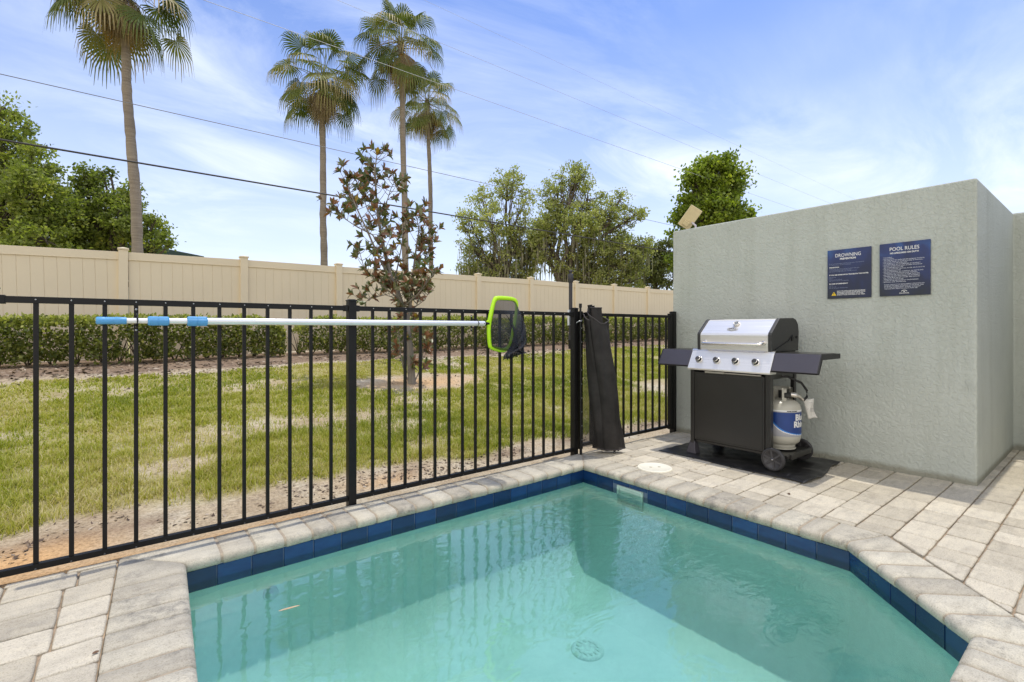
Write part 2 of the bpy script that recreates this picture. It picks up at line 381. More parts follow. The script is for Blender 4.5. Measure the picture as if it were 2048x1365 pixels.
for i in range(n):
    a, b_ = POOL[i], POOL[(i+1)%n]
    # wall panel with a cove where it meets the floor
    cx, cy = 1.58, 1.56; rows = []
    e = Vector((b_[0]-a[0], b_[1]-a[1])).normalized(); nin = Vector((-e.y, e.x))
    prof = [(0, -.055), (0, FLOOR_Z+.44), (.015, FLOOR_Z+.33), (.055, FLOOR_Z+.22), (.12, FLOOR_Z+.125), (.21, FLOOR_Z+.055), (.32, FLOOR_Z+.012), (.42, FLOOR_Z)]
    def half(j):
        p0, p1, p2 = [Vector(POOL[(j+k-1)%n]) for k in range(3)]
        d1 = (p1-p0).normalized(); d2 = (p2-p1).normalized(); n1_ = Vector((-d1.y, d1.x)); n2_ = Vector((-d2.y, d2.x))
        m_ = (n1_+n2_); return m_/ (m_.dot(n1_))
    ma, mb_ = half(i), half((i+1)%n)
    vs = []
    for w_, z_ in prof:
        vs.append((a[0]+ma.x*w_, a[1]+ma.y*w_, z_)); vs.append((b_[0]+mb_.x*w_, b_[1]+mb_.y*w_, z_))
    mb.add(vs, [(2*k, 2*k+1, 2*k+3, 2*k+2) for k in range(len(prof)-1)], 0, True)
vs = []
for i in range(n):
    h_ = half(i); vs.append((POOL[i][0]+h_.x*.42, POOL[i][1]+h_.y*.42, FLOOR_Z))
mb.add(vs, [list(range(n))])
mb.build('basin', MAT['plaster'], pool, recalc=False)

def tile_mat():
    m, nt, b = new_mat('glazed_blue_tile')
    p = pos(nt); r_ = attr(nt)
    f = tex(nt, 1.0, 5, .6, pos(nt, (9, 9, 30)), .4)
    base = ramp(nt, r_, [(0, (.003,.018,.068)), (.5, (.004,.030,.11)), (1, (.007,.048,.165))])
    c = mix(nt, 1.0, base, ramp(nt, f, [(.3, (.62,.7,.8)), (.7, (1.3,1.25,1.15))]), 'MULTIPLY')
    nt.links.new(c, b.inputs['Base Color']); b.inputs['Roughness'].default_value = .22; b.inputs['Coat Weight'].default_value = .3
    bump(nt, b, tex(nt, 25, 3, .5, p), .15, .004); return m
MAT['tile'] = tile_mat()
mb = MB(); gm = MB()
for i in range(n):
    a, b_ = Vector(POOL[i]), Vector(POOL[(i+1)%n]); L = (b_-a).length; e = (b_-a)/L; nin = Vector((-e.y, e.x))
    k = max(1, round(L/.152)); w = L/k
    gm.add([(a.x+nin.x*.002, a.y+nin.y*.002, -.056), (b_.x+nin.x*.002, b_.y+nin.y*.002, -.056), (b_.x+nin.x*.002, b_.y+nin.y*.002, -.160), (a.x+nin.x*.002, a.y+nin.y*.002, -.160)], [(0,1,2,3)])
    for j in range(k):
        p0 = a + e*(j*w+.0016); p1 = a + e*((j+1)*w-.0016); mid = (p0+p1)/2
        zb = -.086 if (i == 2 and 2.19 < mid.y < 2.43) else -.1585          # shorter tiles above the skimmer mouth
        o_ = random.uniform(.0055, .0075); bz = .0018; vs = []
        for (q, zz, oo) in ((p0,-.0565,0),(p1,-.0565,0),(p1,zb,0),(p0,zb,0)):
            vs.append((q.x+nin.x*.001, q.y+nin.y*.001, zz))
        ins = .0022
        q0, q1 = p0 + e*ins, p1 - e*ins
        for (q, zz) in ((q0,-.0585),(q1,-.0585),(q1,zb+.002),(q0,zb+.002)):
            vs.append((q.x+nin.x*o_, q.y+nin.y*o_, zz))
        mb.add(vs, [(4,5,6,7),(0,1,5,4),(1,2,6,5),(2,3,7,6),(3,0,4,7)], 0, False, random.random())
tb = mb.build('tile_band', MAT['tile'], pool, rnd=True, recalc=False)
gm.build('tile_grout', simple('tile_grout', (.10,.14,.20), .8), pool, recalc=False)

# coping: bullnose stones, mitred at each corner
OUT = .235
prof = [(.012,-.056),(-.004,-.057),(-.016,-.051),(-.024,-.040),(-.0265,-.028),(-.024,-.015),(-.016,-.006),(-.004,-.0012),(.010,0),(.225,.0),(.232,-.004),(.235,-.05)]
mb = MB(); gb = MB()
for i in range(n):
    a, b_ = Vector(POOL[i]), Vector(POOL[(i+1)%n]); L = (b_-a).length; e = (b_-a)/L; nout = Vector((e.y, -e.x))
    def turn(j):
        p0, p1, p2 = [Vector(POOL[(j+k-1)%n]) for k in range(3)]
        d1 = (p1-p0).normalized(); d2 = (p2-p1).normalized(); return math.tan(math.acos(max(-1, min(1, d1.dot(d2))))/2)
    ta, tb_ = turn(i), turn((i+1)%n)
    cuts = [0.0]
    lo_, hi_ = (.118, .150)
    while cuts[-1] < L - .19: cuts.append(cuts[-1] + random.uniform(lo_, hi_))
    cuts.append(L)
    if cuts[-1]-cuts[-2] < .07: cuts.pop(-2)
    for j in range(len(cuts)-1):
        first, last = j == 0, j == len(cuts)-2
        dz = random.uniform(-.0015, .0015); sk = random.uniform(-.0015, .0015); rr = random.random()
        vs = []; g_ = .0042
        for ring, (ins, gap) in enumerate(((.0065, 0), (0, .0055), (0, .0055), (.0065, 0))):
            for (w_, z_) in prof:
                ws = w_; zz = z_
                if ins:
                    zz = z_ - (ins if z_ > -.03 else -ins); ws = w_ + (ins if w_ < 0.05 else -ins)
                s0 = cuts[j] + g_ + gap; s1 = cuts[j+1] - g_ - gap
                if first: s0 = -ws*ta + g_ + gap
                if last: s1 = L + ws*tb_ - g_ - gap
                s_ = s0 if ring < 2 else s1
                q = a + e*s_ + nout*(ws)
                vs.append((q.x, q.y, zz + dz + sk*(1 if ring < 2 else -1)))
        m_ = len(prof); fs = []
        for r_ in range(3):
            for k in range(m_-1): fs.append((r_*m_+k, r_*m_+k+1, (r_+1)*m_+k+1, (r_+1)*m_+k))
        fs.append(list(range(m_))[::-1]); fs.append(list(range(3*m_, 4*m_)))
        mb.add(vs, fs, 0, True, rr)
        mb.s[-1] = False; mb.s[-2] = False
    vs = []
    for s_end in (0, 1):
        for (w_, z_) in prof:
            ws = w_ + (.0045 if w_ < .05 else -.004); zz = z_ - (.0052 if z_ > -.03 else -.002)
            s_ = -ws*ta if s_end == 0 else L + ws*tb_
            q = a + e*s_ + nout*ws; vs.append((q.x, q.y, zz))
    gb.add(vs, [(k, k+1, m_+k+1, m_+k) for k in range(m_-1)], 0, False)
cop = mb.build('coping', MAT['coping'], pool, rnd=True)
gb.build('coping_grout', MAT['grout'], pool, recalc=False)

# skimmer mouth, wall return, floor drain
mb = MB()
mb.box(2.938, 2.953, 2.19, 2.425, -.225, -.205); mb.box(2.938, 2.953, 2.19, 2.425, -.102, -.088)
mb.box(2.938, 2.953, 2.19, 2.208, -.205, -.102); mb.box(2.938, 2.953, 2.407, 2.425, -.205, -.102)
mb.box(2.9465, 2.9515, 2.208, 2.407, -.205, -.102)
mb.build('skimmer_mouth', simple('pool_white', (.42,.55,.48), .5), pool, bevel=.003)
mb = MB(); mb.lathe((.60, 2.785, -.282), [(.0,-.012),(.012,-.012),(.014,-.006),(.03,-.010),(.036,-.006),(.038,0)], 24, axis='Y')
mb.build('return_fitting', simple('fitting_white', (.55,.72,.66), .4), pool)
mb = MB(); mb.lathe((2.19, 2.03, FLOOR_Z), [(.10,.001),(.098,.006),(.085,.012),(.05,.016),(.0,.017)], 32)
for k in range(12):
    a = k*math.pi/6; mb.box(2.19-.004+.06*math.cos(a), 2.19+.004+.06*math.cos(a), 2.03-.012+.06*math.sin(a), 2.03+.012+.06*math.sin(a), FLOOR_Z+.008, FLOOR_Z+.0185, 1)
mb.build('drain_cover', [simple('drain_pale', (.63,.77,.67), .6, 0, .3, 70), simple('drain_slot', (.55,.69,.57), .7)], pool)

# water: a closed body with a rippled, partly mirroring skin
def water_mat():
    m, nt, b = new_mat('pool_water'); nt.nodes.remove(b)
    out = nt.nodes['Material Output']; p = pos(nt)
    h1 = tex(nt, 5.0, 2, .5, pos(nt, (1.0, 1.7, 1), (0,0,R(25))), 1.0); h2 = tex(nt, 22, 3, .55, p, .8)
    # livelier water beside the skimmer, nearly still by the far left corner
    g = N(nt, 'ShaderNodeNewGeometry'); s = N(nt, 'ShaderNodeSeparateXYZ'); nt.links.new(g.outputs['Position'], s.inputs[0])
    liv = N(nt, 'ShaderNodeMapRange'); nt.links.new(s.outputs['X'], liv.inputs[0]); liv.inputs[1].default_value = 1.2; liv.inputs[2].default_value = 3.0; liv.inputs[3].default_value = .03; liv.inputs[4].default_value = 1.0
    h = math_(nt, 'ADD', math_(nt, 'MULTIPLY', math_(nt, 'MULTIPLY', h1, .62), math_(nt, 'ADD', .85, math_(nt, 'MULTIPLY', liv.outputs[0], 1.6))), math_(nt, 'MULTIPLY', math_(nt, 'MULTIPLY', h2, .55), liv.outputs[0]))
    bp = N(nt, 'ShaderNodeBump'); bp.inputs['Strength'].default_value = .35; bp.inputs['Distance'].default_value = .010; nt.links.new(h, bp.inputs['Height'])
    fr = N(nt, 'ShaderNodeFresnel'); fr.inputs['IOR'].default_value = 1.5; nt.links.new(bp.outputs[0], fr.inputs['Normal'])
    fac = math_(nt, 'MULTIPLY', fr.outputs[0], 1.75, True)
    tr = N(nt, 'ShaderNodeBsdfTransparent'); tr.inputs[0].default_value = (.93, .985, .97, 1)
    gl = N(nt, 'ShaderNodeBsdfGlossy'); gl.inputs['Roughness'].default_value = .03; nt.links.new(bp.outputs[0], gl.inputs['Normal'])
    ms = N(nt, 'ShaderNodeMixShader'); nt.links.new(fac, ms.inputs[0]); nt.links.new(tr.outputs[0], ms.inputs[1]); nt.links.new(gl.outputs[0], ms.inputs[2])
    nt.links.new(ms.outputs[0], out.inputs['Surface'])
    ab = N(nt, 'ShaderNodeVolumeAbsorption'); ab.inputs['Color'].default_value = (.25,.98,.92,1); ab.inputs['Density'].default_value = .50
    sc_ = N(nt, 'ShaderNodeVolumeScatter'); sc_.inputs['Color'].default_value = (.50,1.0,.94,1); sc_.inputs['Density'].default_value = .30; sc_.inputs['Anisotropy'].default_value = .3
    av = N(nt, 'ShaderNodeAddShader'); nt.links.new(ab.outputs[0], av.inputs[0]); nt.links.new(sc_.outputs[0], av.inputs[1]); nt.links.new(av.outputs[0], out.inputs['Volume'])
    return m
mb = MB(); c0 = Vector((1.58, 1.56))
wp = [(x + (x-c0.x)*.004, y + (y-c0.y)*.004) for x, y in POOL]
mb.prism(wp, 'Z', FLOOR_Z-.01, WATER_Z)
w_o = mb.build('pool_water', water_mat()); tag(w_o, kind='structure')

# ------------------------------------------------------------------ paved deck: every paver a bevelled block
def clip(poly, nx, ny, c):       # keep nx*x + ny*y <= c
    out = []
    for i in range(len(poly)):
        p, q = poly[i], poly[(i+1)%len(poly)]
        dp, dq = nx*p[0]+ny*p[1]-c, nx*q[0]+ny*q[1]-c
        if dp <= 0: out.append(p)
        if (dp < 0 < dq) or (dq < 0 < dp):
            t = dp/(dp-dq); out.append((p[0]+(q[0]-p[0])*t, p[1]+(q[1]-p[1])*t))
    return out
def area(p): return abs(sum(p[i][0]*p[(i+1)%len(p)][1]-p[(i+1)%len(p)][0]*p[i][1] for i in range(len(p))))/2
def inset(poly, d):
    n_ = len(poly); a_ = sum(poly[i][0]*poly[(i+1)%n_][1]-poly[(i+1)%n_][0]*poly[i][1] for i in range(n_))
    if a_ < 0: poly = poly[::-1]
    pts = [Vector(p) for p in poly]; out = pts and [(p.x, p.y) for p in pts]; big = out
    for i in range(n_):
        e = pts[(i+1)%n_]-pts[i]
        if e.length < 1e-6: continue
        e.normalize(); nx, ny = e.y, -e.x; c = nx*pts[i].x + ny*pts[i].y - d
        big = clip(big, nx, ny, c)
        if len(big) < 3: return []
    return big
dk = MB(); joints = MB()
XL = .21-OUT; XR = 2.955+OUT; YB = .33-OUT; YT = 2.785+OUT
kd = (2.41-.33)+OUT*math.sqrt(2)-.008       # x - y = kd is the outer line of the chamfer coping
Y0 = XR - kd                                  # where the chamfer line meets the right coping
regions = {
 'left': [(-1,0,9),(1,-.0485,-.1664),(0,1,3.005),(0,-1,4)],
 'right': [(-1,0,-XR),(0,-1,-Y0),(0,1,3.02),(1,0,4.662)],
 'chamfer': [(-1,1,-kd),(0,1,Y0),(0,-1,-YB),(1,0,6.5)],
 'near': [(0,1,YB),(0,-1,4),(-1,.0485,.1664),(1,0,6.5)],
}
def lay(region, cons, cw=.168):
    bx0, bx1, by0, by1 = -4.0, 6.45, -3.2, 3.03
    if region == 'left': bx1 = .02
    if region in ('right', 'chamfer'): bx0 = 2.3
    if region == 'right': by0 = Y0
    if region == 'chamfer': by0, by1 = YB, Y0
    if region == 'near': by1 = YB
    big = [(bx0,by0),(bx1,by0),(bx1,by1),(bx0,by1)]
    for c in cons: big = clip(big, *c)
    if len(big) > 2: joints.add([(x,y,-.0135) for x,y in big], [list(range(len(big)))])
    row = 0; y = Y0 + math.floor((by0-Y0)/cw)*cw
    while y < by1:
        rr = random.Random(int(round(y*1000))+99); x = bx0 - rr.uniform(0, .2)
        if region == 'left': x = XL - 5*.85 ; 
        while x < bx1:
            w = rr.choice((.168, .225, .225, .252))
            if region == 'left':
                w = rr.choice((.14, .20, .20, .235)); xe = -.1664 + .0485*(y+cw/2)
                if 0 < xe-(x+w) < .10: w = xe-x+.02          # no slivers against the coping
            jx = rr.uniform(-.0012, .0012)
            p = [(x, y), (x+w, y), (x+w, y+cw), (x, y+cw)]
            x += w
            for c in cons: 
                p = clip(p, *c)
                if len(p) < 3: break
            if len(p) < 3 or area(p) < .0006: continue
            # tumbled outline: rounded corners, slightly uneven edges
            m0 = len(p); Pv = [Vector(q) for q in p]
            if sum(Pv[i_].x*Pv[(i_+1)%m0].y-Pv[(i_+1)%m0].x*Pv[i_].y for i_ in range(m0)) < 0: Pv = Pv[::-1]
            Pv = [Pv[i_] for i_ in range(m0) if (Pv[i_]-Pv[i_-1]).length > .012]; m0 = len(Pv)
            if m0 < 3: continue
            cen = sum(Pv, Vector((0, 0)))/m0; a_ = []
            for i_ in range(m0):
                A, B_ = Pv[i_], Pv[(i_+1)%m0]; e_ = (B_-A); L_ = e_.length; e_ = e_/L_; nin_ = Vector((-e_.y, e_.x)); rc = min(.009, L_*.3)
                k_ = max(2, int(L_/.035)); 
                for q_ in range(k_+1):
                    t_ = rc + (L_-2*rc)*q_/k_; jit = .0019 + rr.uniform(0, .0016) + (.0016 if q_ in (0, k_) else 0); a_.append(A + e_*t_ + nin_*jit)
            b2 = [q + (cen-q).normalized()*min(.006, (cen-q).length*.3) for q in a_]; a_ = [(q.x, q.y) for q in a_]; b2 = [(q.x, q.y) for q in b2]
            z = rr.uniform(-.0025, .0012); tx, ty = rr.uniform(-.016,.016), rr.uniform(-.016,.016)
            cx_, cy_ = cen.x, cen.y
            zt = lambda q: z + tx*(q[0]-cx_) + ty*(q[1]-cy_)
            m_ = len(a_); vs = [(q[0],q[1],-.05) for q in a_] + [(q[0],q[1],zt(q)-.0052) for q in a_] + [(q[0],q[1],zt(q)) for q in b2]
            rnd_ = rr.random()
            fs = [(k,(k+1)%m_,m_+(k+1)%m_,m_+k) for k in range(m_)] + [(m_+k,m_+(k+1)%m_,2*m_+(k+1)%m_,2*m_+k) for k in range(m_)] + [list(range(2*m_,3*m_))]
            dk.add(vs, fs, 0, False, rnd_)
            for k in range(m_, 2*m_): dk.s[-1-(2*m_-k)] = True
        y += cw; row += 1
for k_, c_ in regions.items(): lay(k_, c_)
base = len(dk.v)
dk.v += joints.v; dk.f += [[base+i for i in f] for f in joints.f]; dk.m += [1]*len(joints.f); dk.s += [False]*len(joints.f); dk.r += [.5]*len(joints.f)
deck = dk.build('pool_deck', [MAT['paver'], MAT['joint']], rnd=True, recalc=False); tag(deck, kind='structure')

# ------------------------------------------------------------------ ground: lawn bank rising to the far fence
def vnoise(x, y, seed=0):
    x = np.asarray(x, float); y = np.asarray(y, float)
    xi = np.floor(x).astype(int); yi = np.floor(y).astype(int); xf = x-xi; yf = y-yi
    def h(a, b): 
        v = np.sin(a*127.1 + b*311.7 + seed*74.7)*43758.5453; return v-np.floor(v)
    u = xf*xf*(3-2*xf); v = yf*yf*(3-2*yf)
    return (h(xi,yi)*(1-u)+h(xi+1,yi)*u)*(1-v)+(h(xi,yi+1)*(1-u)+h(xi+1,yi+1)*u)*v
def fbm(x, y, s, seed=0, o=4):
    a = 0; w = .5; t = 0
    for k in range(o):
        a = a + w*vnoise(x*s, y*s, seed+k); t += w; w *= .5; s *= 2.03
    return a/t
def gz(x, y):
    x = np.asarray(x, float); y = np.asarray(y, float)
    t = np.clip((y-3.12)/6.4, 0, 1); t = t*t*(3-2*t)*.25 + t*.75
    rise = .60 + np.clip(x, -4, 18)*.012
    g = -.018 + t*rise
    g = g + np.where((y > 3.08) & (y < 11), (fbm(x, y, 1.1, 3)-.5)*.055*np.clip((y-3.08)/.6, 0, 1), 0)
    return g
def turf_density(x, y):
    x = np.asarray(x, float); y = np.asarray(y, float)
    d = fbm(x, y, .85, 21, 5)*.75 + fbm(x, y, 3.3, 5, 3)*.25
    m = np.clip((d-.31)/.16, .18, 1)
    edge0 = 3.55 + (fbm(x, y*0, 1.7, 8)-.5)*.5 - np.clip((x-2.2), 0, 2)*.10
    m = m*np.clip((y-edge0)/.12, 0, 1)
    edge1 = 8.15 + np.clip(x, 0, 20)*.03 + (fbm(x, y*0, 1.3, 9)-.5)*.5
    m = m*np.clip((edge1-y)/.15, 0, 1)
    r_ = np.hypot((x-3.35)/1.0, (y-6.5)/.55) + (fbm(x, y, 3, 31)-.5)*.5
    m = m*np.clip((r_-.9)/.3, 0, 1)
    bare = np.hypot((x-1.3)/1.5, (y-5.1)/.42) + (fbm(x, y, 2.5, 41)-.5)*.9
    m = m*np.clip((bare-.35)/.7, .14, 1)
    bare = np.hypot((x-.35)/.5, (y-4.35)/.28) + (fbm(x, y, 2.5, 44)-.5)*.9
    m = m*np.clip((bare-.35)/.5, .15, 1)
    return m
def sheet(name, xs, ys, zf, mat, skip=None, fields=None):
    X, Y = np.meshgrid(xs, ys, indexing='ij'); Z = zf(X, Y)
    v = np.stack([X.ravel(), Y.ravel(), np.broadcast_to(Z, X.shape).ravel()], 1); ny = len(ys)
    I, J = np.meshgrid(np.arange(len(xs)-1), np.arange(ny-1), indexing='ij'); I = I.ravel(); J = J.ravel()
    if skip is not None:
        keep = ~skip((xs[I]+xs[I+1])/2, (ys[J]+ys[J+1])/2); I, J = I[keep], J[keep]
    q = np.stack([I*ny+J, (I+1)*ny+J, (I+1)*ny+J+1, I*ny+J+1], 1)
    o = np_mesh(name, v, q, mat, smooth=True)
    for fn, fv in (fields or {}).items():
        a = o.data.attributes.new(fn, 'FLOAT', 'POINT'); a.data.foreach_set('value', fv(X.ravel(), Y.ravel()).astype(np.float32))
    return o
xs = np.concatenate([[-600,-120,-40,-15,-8], np.arange(-5, .05, .12), [.06], np.arange(.16, 3.0, .12), [3.08], np.arange(3.2, 17, .12), [20,30,60,200,700]])
ys = np.concatenate([[-500,-60,-12,-5,-1,.2], [1.0, 2.0, 2.90], np.arange(3.02, 11.1, .08), [12,14,18,30,60,150,500,1500]])
hole = lambda x, y: (x > .05) & (x < 3.09) & (y > .19) & (y < 2.91)
def litter_f(x, y):
    a = np.exp(-((y-3.42)/.20)**2)*.45 + ((y > 8.1) & (y < 10.8))*.95 + ((y > 3.6) & (y < 8.1))*.35
    return np.clip(a*(.55+.9*fbm(x, y, 1.3, 77)), 0, 1)
def orange_f(x, y):
    a = 1.0*np.exp(-(((x+.45)/.42)**2 + ((y-3.26)/.17)**2)) + .75*np.exp(-(((x-3.5)/.75)**2 + ((y-6.45)/.32)**2)) + .5*np.exp(-(((x-1.5)/.3)**2 + ((y-3.35)/.12)**2)) + 1.2*np.exp(-((y-3.02)/.07)**2)*(x < 1.0)
    return np.clip(a*(.7+.6*fbm(x, y, 4, 66)), 0, 1)
ground = sheet('ground', xs, ys, lambda X, Y: np.where(Y < 3.0, -.055, gz(X, Y)), MAT['soil'], hole,
   {'turf': lambda x, y: np.clip(turf_density(x, y)*.85 + ((y > 11.5))*.9, 0, 1), 'litter': litter_f, 'orange': orange_f,
    'mulch': lambda x, y: np.clip((y-8.42-(fbm(x, y*0, 1.5, 19)-.5)*.3)/.15, 0, 1)*(y < 10.8) + .8*np.exp(-((y-3.42)/.11)**2)*np.clip((fbm(x, y, 3.0, 18)-.46)/.1, 0, 1)})
tag(ground, kind='structure')

# grass blades
def in_view(x, y, m=1.12):
    d = .6211*x + .7837*y; l = .7837*x - .6211*y
    return (d > .5) & (np.abs(l/np.maximum(d, .1)) < 1.046*m+.05)
def scatter(n_, x0, x1, y0, y1):
    return rng.uniform(x0, x1, n_), rng.uniform(y0, y1, n_)
vs_all = []; q_all = []; r_all = []
for (cnt, x0, x1, y0, y1, hgt, wid) in ((130000, -1.3, 6.5, 3.45, 5.2, .062, .0027), (110000, -2.0, 9.5, 5.2, 7.0, .052, .0042), (90000, -2.8, 15.5, 7.0, 9.0, .045, .0065)):
    x, y = scatter(cnt, x0, x1, y0, y1)
    keep = in_view(x, y) & (rng.random(cnt) < turf_density(x, y)*(.45+.55*np.clip((fbm(x, y, 7.0, 55, 3)-.36)/.14, 0, 1))); x, y = x[keep], y[keep]; m = len(x)
    clump = fbm(x, y, 7.0, 55, 3)
    h = hgt*(.50 + 1.0*np.clip(clump-.25, 0, 1))*rng.uniform(.6, 1.25, m)
    a = rng.uniform(0, 2*np.pi, m); lean = rng.uniform(.15, 1.15, m)*h; wx, wy = np.cos(a+np.pi/2)*wid, np.sin(a+np.pi/2)*wid
    z = gz(x, y) - .004; dx, dy = np.cos(a)*lean, np.sin(a)*lean
    b0 = np.stack([x-wx, y-wy, z], 1); b1 = np.stack([x+wx, y+wy, z], 1)
    m0 = np.stack([x-wx*.8+dx*.4, y-wy*.8+dy*.4, z+h*.62], 1); m1 = np.stack([x+wx*.8+dx*.4, y+wy*.8+dy*.4, z+h*.62], 1)
    t0 = np.stack([x-wx*.1+dx, y-wy*.1+dy, z+h*.95], 1); t1 = np.stack([x+wx*.1+dx, y+wy*.1+dy, z+h*.95], 1)
    v = np.stack([b0, b1, m1, m0, t1, t0], 1).reshape(-1, 3); o_ = sum(len(k) for k in vs_all)
    idx = o_ + np.arange(m)[:, None]*6
    q = np.concatenate([idx + np.array([0,1,2,3]), idx + np.array([3,2,4,5])], 0)
    dry = np.clip(fbm(x, y, .9, 91, 4)*1.4-.28 + rng.normal(0, .20, m) - .25*np.clip(clump-.5, 0, 1), 0, 1)
    vs_all.append(v); q_all.append(q); r_all.append(np.concatenate([dry, dry]))
gr = np_mesh('lawn_grass', np.concatenate(vs_all), np.concatenate(q_all), MAT['grass'], rnd=np.concatenate(r_all))
tag(gr, 'patchy green and straw coloured lawn on the bank behind the black fence', 'grass', kind='stuff')

# dead leaves, bark chips and twigs on the bare soil
cnt = 9000; x = rng.uniform(-1.3, 16, cnt); y = np.where(rng.random(cnt) < .24, rng.normal(3.42, .13, cnt), rng.uniform(7.9, 9.6, cnt))
x = np.where(y < 4, rng.uniform(-1.0, 5.0, cnt), x)
e1 = rng.uniform(4, 8, 900); keep = in_view(x, y) & (y > 3.15) & (fbm(x, y, 2.2, 12) > .42); x, y = x[keep], y[keep]
x2, y2 = scatter(2500, -1.5, 11, 3.7, 8); k2 = in_view(x2, y2) & (turf_density(x2, y2) < .35); x = np.concatenate([x, x2[k2]]); y = np.concatenate([y, y2[k2]]); m = len(x)
far = np.clip(y/4, .8, 2.2); L = rng.uniform(.006, .026, m)*far; Wd = L*rng.uniform(.15, .6, m); a = rng.uniform(0, 2*np.pi, m); z = gz(x, y)+.003
tz = rng.uniform(-.3, .6, m)*L
c_ = np.stack([x, y, z], 1); d = np.stack([np.cos(a)*L, np.sin(a)*L, tz], 1); s = np.stack([-np.sin(a)*Wd, np.cos(a)*Wd, rng.uniform(0, .4, m)*Wd], 1)
v = np.stack([c_-d, c_-s, c_+d, c_+s], 1).reshape(-1, 3); q = np.arange(m*4).reshape(-1, 4)
lm = leaf_mat('dry_litter', [(0, (.06,.04,.028)), (.5, (.15,.105,.07)), (.8, (.34,.26,.18)), (1, (.5,.42,.32))], .9, .05)
tag(np_mesh('leaf_litter', v, q, lm, rnd=rng.random(m)), 'brown leaf litter and bark chips strewn over the bare soil strips', 'litter', kind='stuff')

# ------------------------------------------------------------------ sage stucco wall (stepped privacy wall)
WX = 4.66; WT = 2.155
wall = thing('stucco_wall', 'pale sage green stucco wall with a stepped corner behind the grill', 'wall', (WX, .66, 0))
mb = MB(); poly = [(WX, 3.075), (WX, .66), (6.36, .66), (6.36, -.9), (4.1, -.9), (4.1, -1.1), (6.6, -1.1), (6.6, .86), (4.86, .86), (4.86, 3.075)]  # out-of-view wing past the inner corner is added to darken the return face
poly = poly[::-1]
mb.prism(poly, 'Z', -.06, WT)
mb.build('wall_body', MAT['stucco'], wall, bevel=.014, seg=3)

# tan panel on a swivel bracket on top of the wall
flx = thing('angled_panel', 'small tan rectangular panel tilted on a white bracket on top of the stucco wall', 'panel', (4.72, 2.86, WT))
mb = MB()
ctr = Vector((4.71, 2.90, WT+.125)); 
ux = Vector((.12, -.62, .77)).normalized(); uy = Vector((.60, -.66, -.42)); uy = (uy - ux*uy.dot(ux)).normalized(); uz = ux.cross(uy)
def obox(mb, c, a, b, d, la, lb, ld, mi=0):
    vs = [c + a*sa*la/2 + b*sb*lb/2 + d*sd*ld/2 for sd in (-1,1) for sb in (-1,1) for sa in (-1,1)]
    mb.add(vs, [(0,2,3,1),(4,5,7,6),(0,1,5,4),(1,3,7,5),(3,2,6,7),(2,0,4,6)], mi)
obox(mb, ctr, ux, uy, uz, .235, .135, .022)
obox(mb, ctr - ux*.07 - uz*.018, ux, uy, uz, .05, .06, .02)
mb.build('panel_plate', MAT['tan_plastic'], flx, bevel=.005)
mb = MB(); mb.tube([(4.735, 2.85, WT), (4.735, 2.85, WT+.035), (4.71, 2.88, WT+.07)], .011, 10); mb.lathe((4.735, 2.85, WT), [(.03,0),(.03,.008),(.012,.014),(0,.014)], 20)
mb.build('bracket', simple('bracket_grey', (.55,.50,.52), .5), flx)

# ------------------------------------------------------------------ signs on the wall
def text_mesh(s, size, bold=0.0, align='LEFT', spacing=1.0, width=1.0):
    cu = bpy.data.curves.new('t', 'FONT'); cu.body = s; cu.size = size; cu.offset = bold; cu.align_x = align; cu.space_character = spacing; cu.resolution_u = 3
    o = bpy.data.objects.new('t', cu); COL.objects.link(o); bpy.context.view_layer.update()
    me = bpy.data.meshes.new_from_object(o.evaluated_get(bpy.context.evaluated_depsgraph_get()))
    vs = [(v.co.x*width, v.co.y) for v in me.vertices]; fs = [list(p.vertices) for p in me.polygons]
    bpy.data.objects.remove(o); bpy.data.meshes.remove(me); bpy.data.curves.remove(cu)
    return vs, fs
def sign_text(mb, s, x, z, size, X, yl, mi=0, bold=0, align='LEFT', spacing=1.0, width=1.0, maxw=None):
    vs, fs = text_mesh(s, size, bold, align, spacing, width)
    if maxw:
        w = max(v[0] for v in vs) - min(v[0] for v in vs)
        if w > maxw: vs = [(v[0]*maxw/w, v[1]) for v in vs]
    mb.add([(X, yl - (x+v[0]), z + v[1]) for v in vs], fs, mi)
def sign_mat(name, seed):
    m, nt, b = new_mat(name)
    f = tex(nt, 1.0, 3, .5, pos(nt, (1, 7, 5), (seed, seed, 0)), .5)
    g = N(nt, 'ShaderNodeNewGeometry'); s = N(nt, 'ShaderNodeSeparateXYZ'); nt.links.new(g.outputs['Position'], s.inputs[0])
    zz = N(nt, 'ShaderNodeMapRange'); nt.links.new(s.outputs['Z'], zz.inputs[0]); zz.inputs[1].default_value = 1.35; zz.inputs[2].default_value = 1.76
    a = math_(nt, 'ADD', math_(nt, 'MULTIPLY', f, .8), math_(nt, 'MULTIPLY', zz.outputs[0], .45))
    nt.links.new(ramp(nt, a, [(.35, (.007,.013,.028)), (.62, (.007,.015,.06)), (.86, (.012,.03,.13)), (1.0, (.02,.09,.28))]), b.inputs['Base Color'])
    b.inputs['Roughness'].default_value = .35; return m
def sign(name, label, yl, zt, w, h, seed):
    t = thing(name, label, 'sign', (WX-.012, yl-w/2, zt-h))
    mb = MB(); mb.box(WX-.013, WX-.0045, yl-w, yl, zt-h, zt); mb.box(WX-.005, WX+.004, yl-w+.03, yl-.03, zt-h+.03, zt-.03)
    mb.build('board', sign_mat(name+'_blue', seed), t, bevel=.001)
    return t
X_T = WX-.0142
s1 = sign('warning_sign', 'dark blue drowning prevention sign with yellow warning triangle, left of the pool rules', 1.582, 1.756, .309, .405, .7)
mb = MB(); c = .309/2; yl = 1.582; zt = 1.756
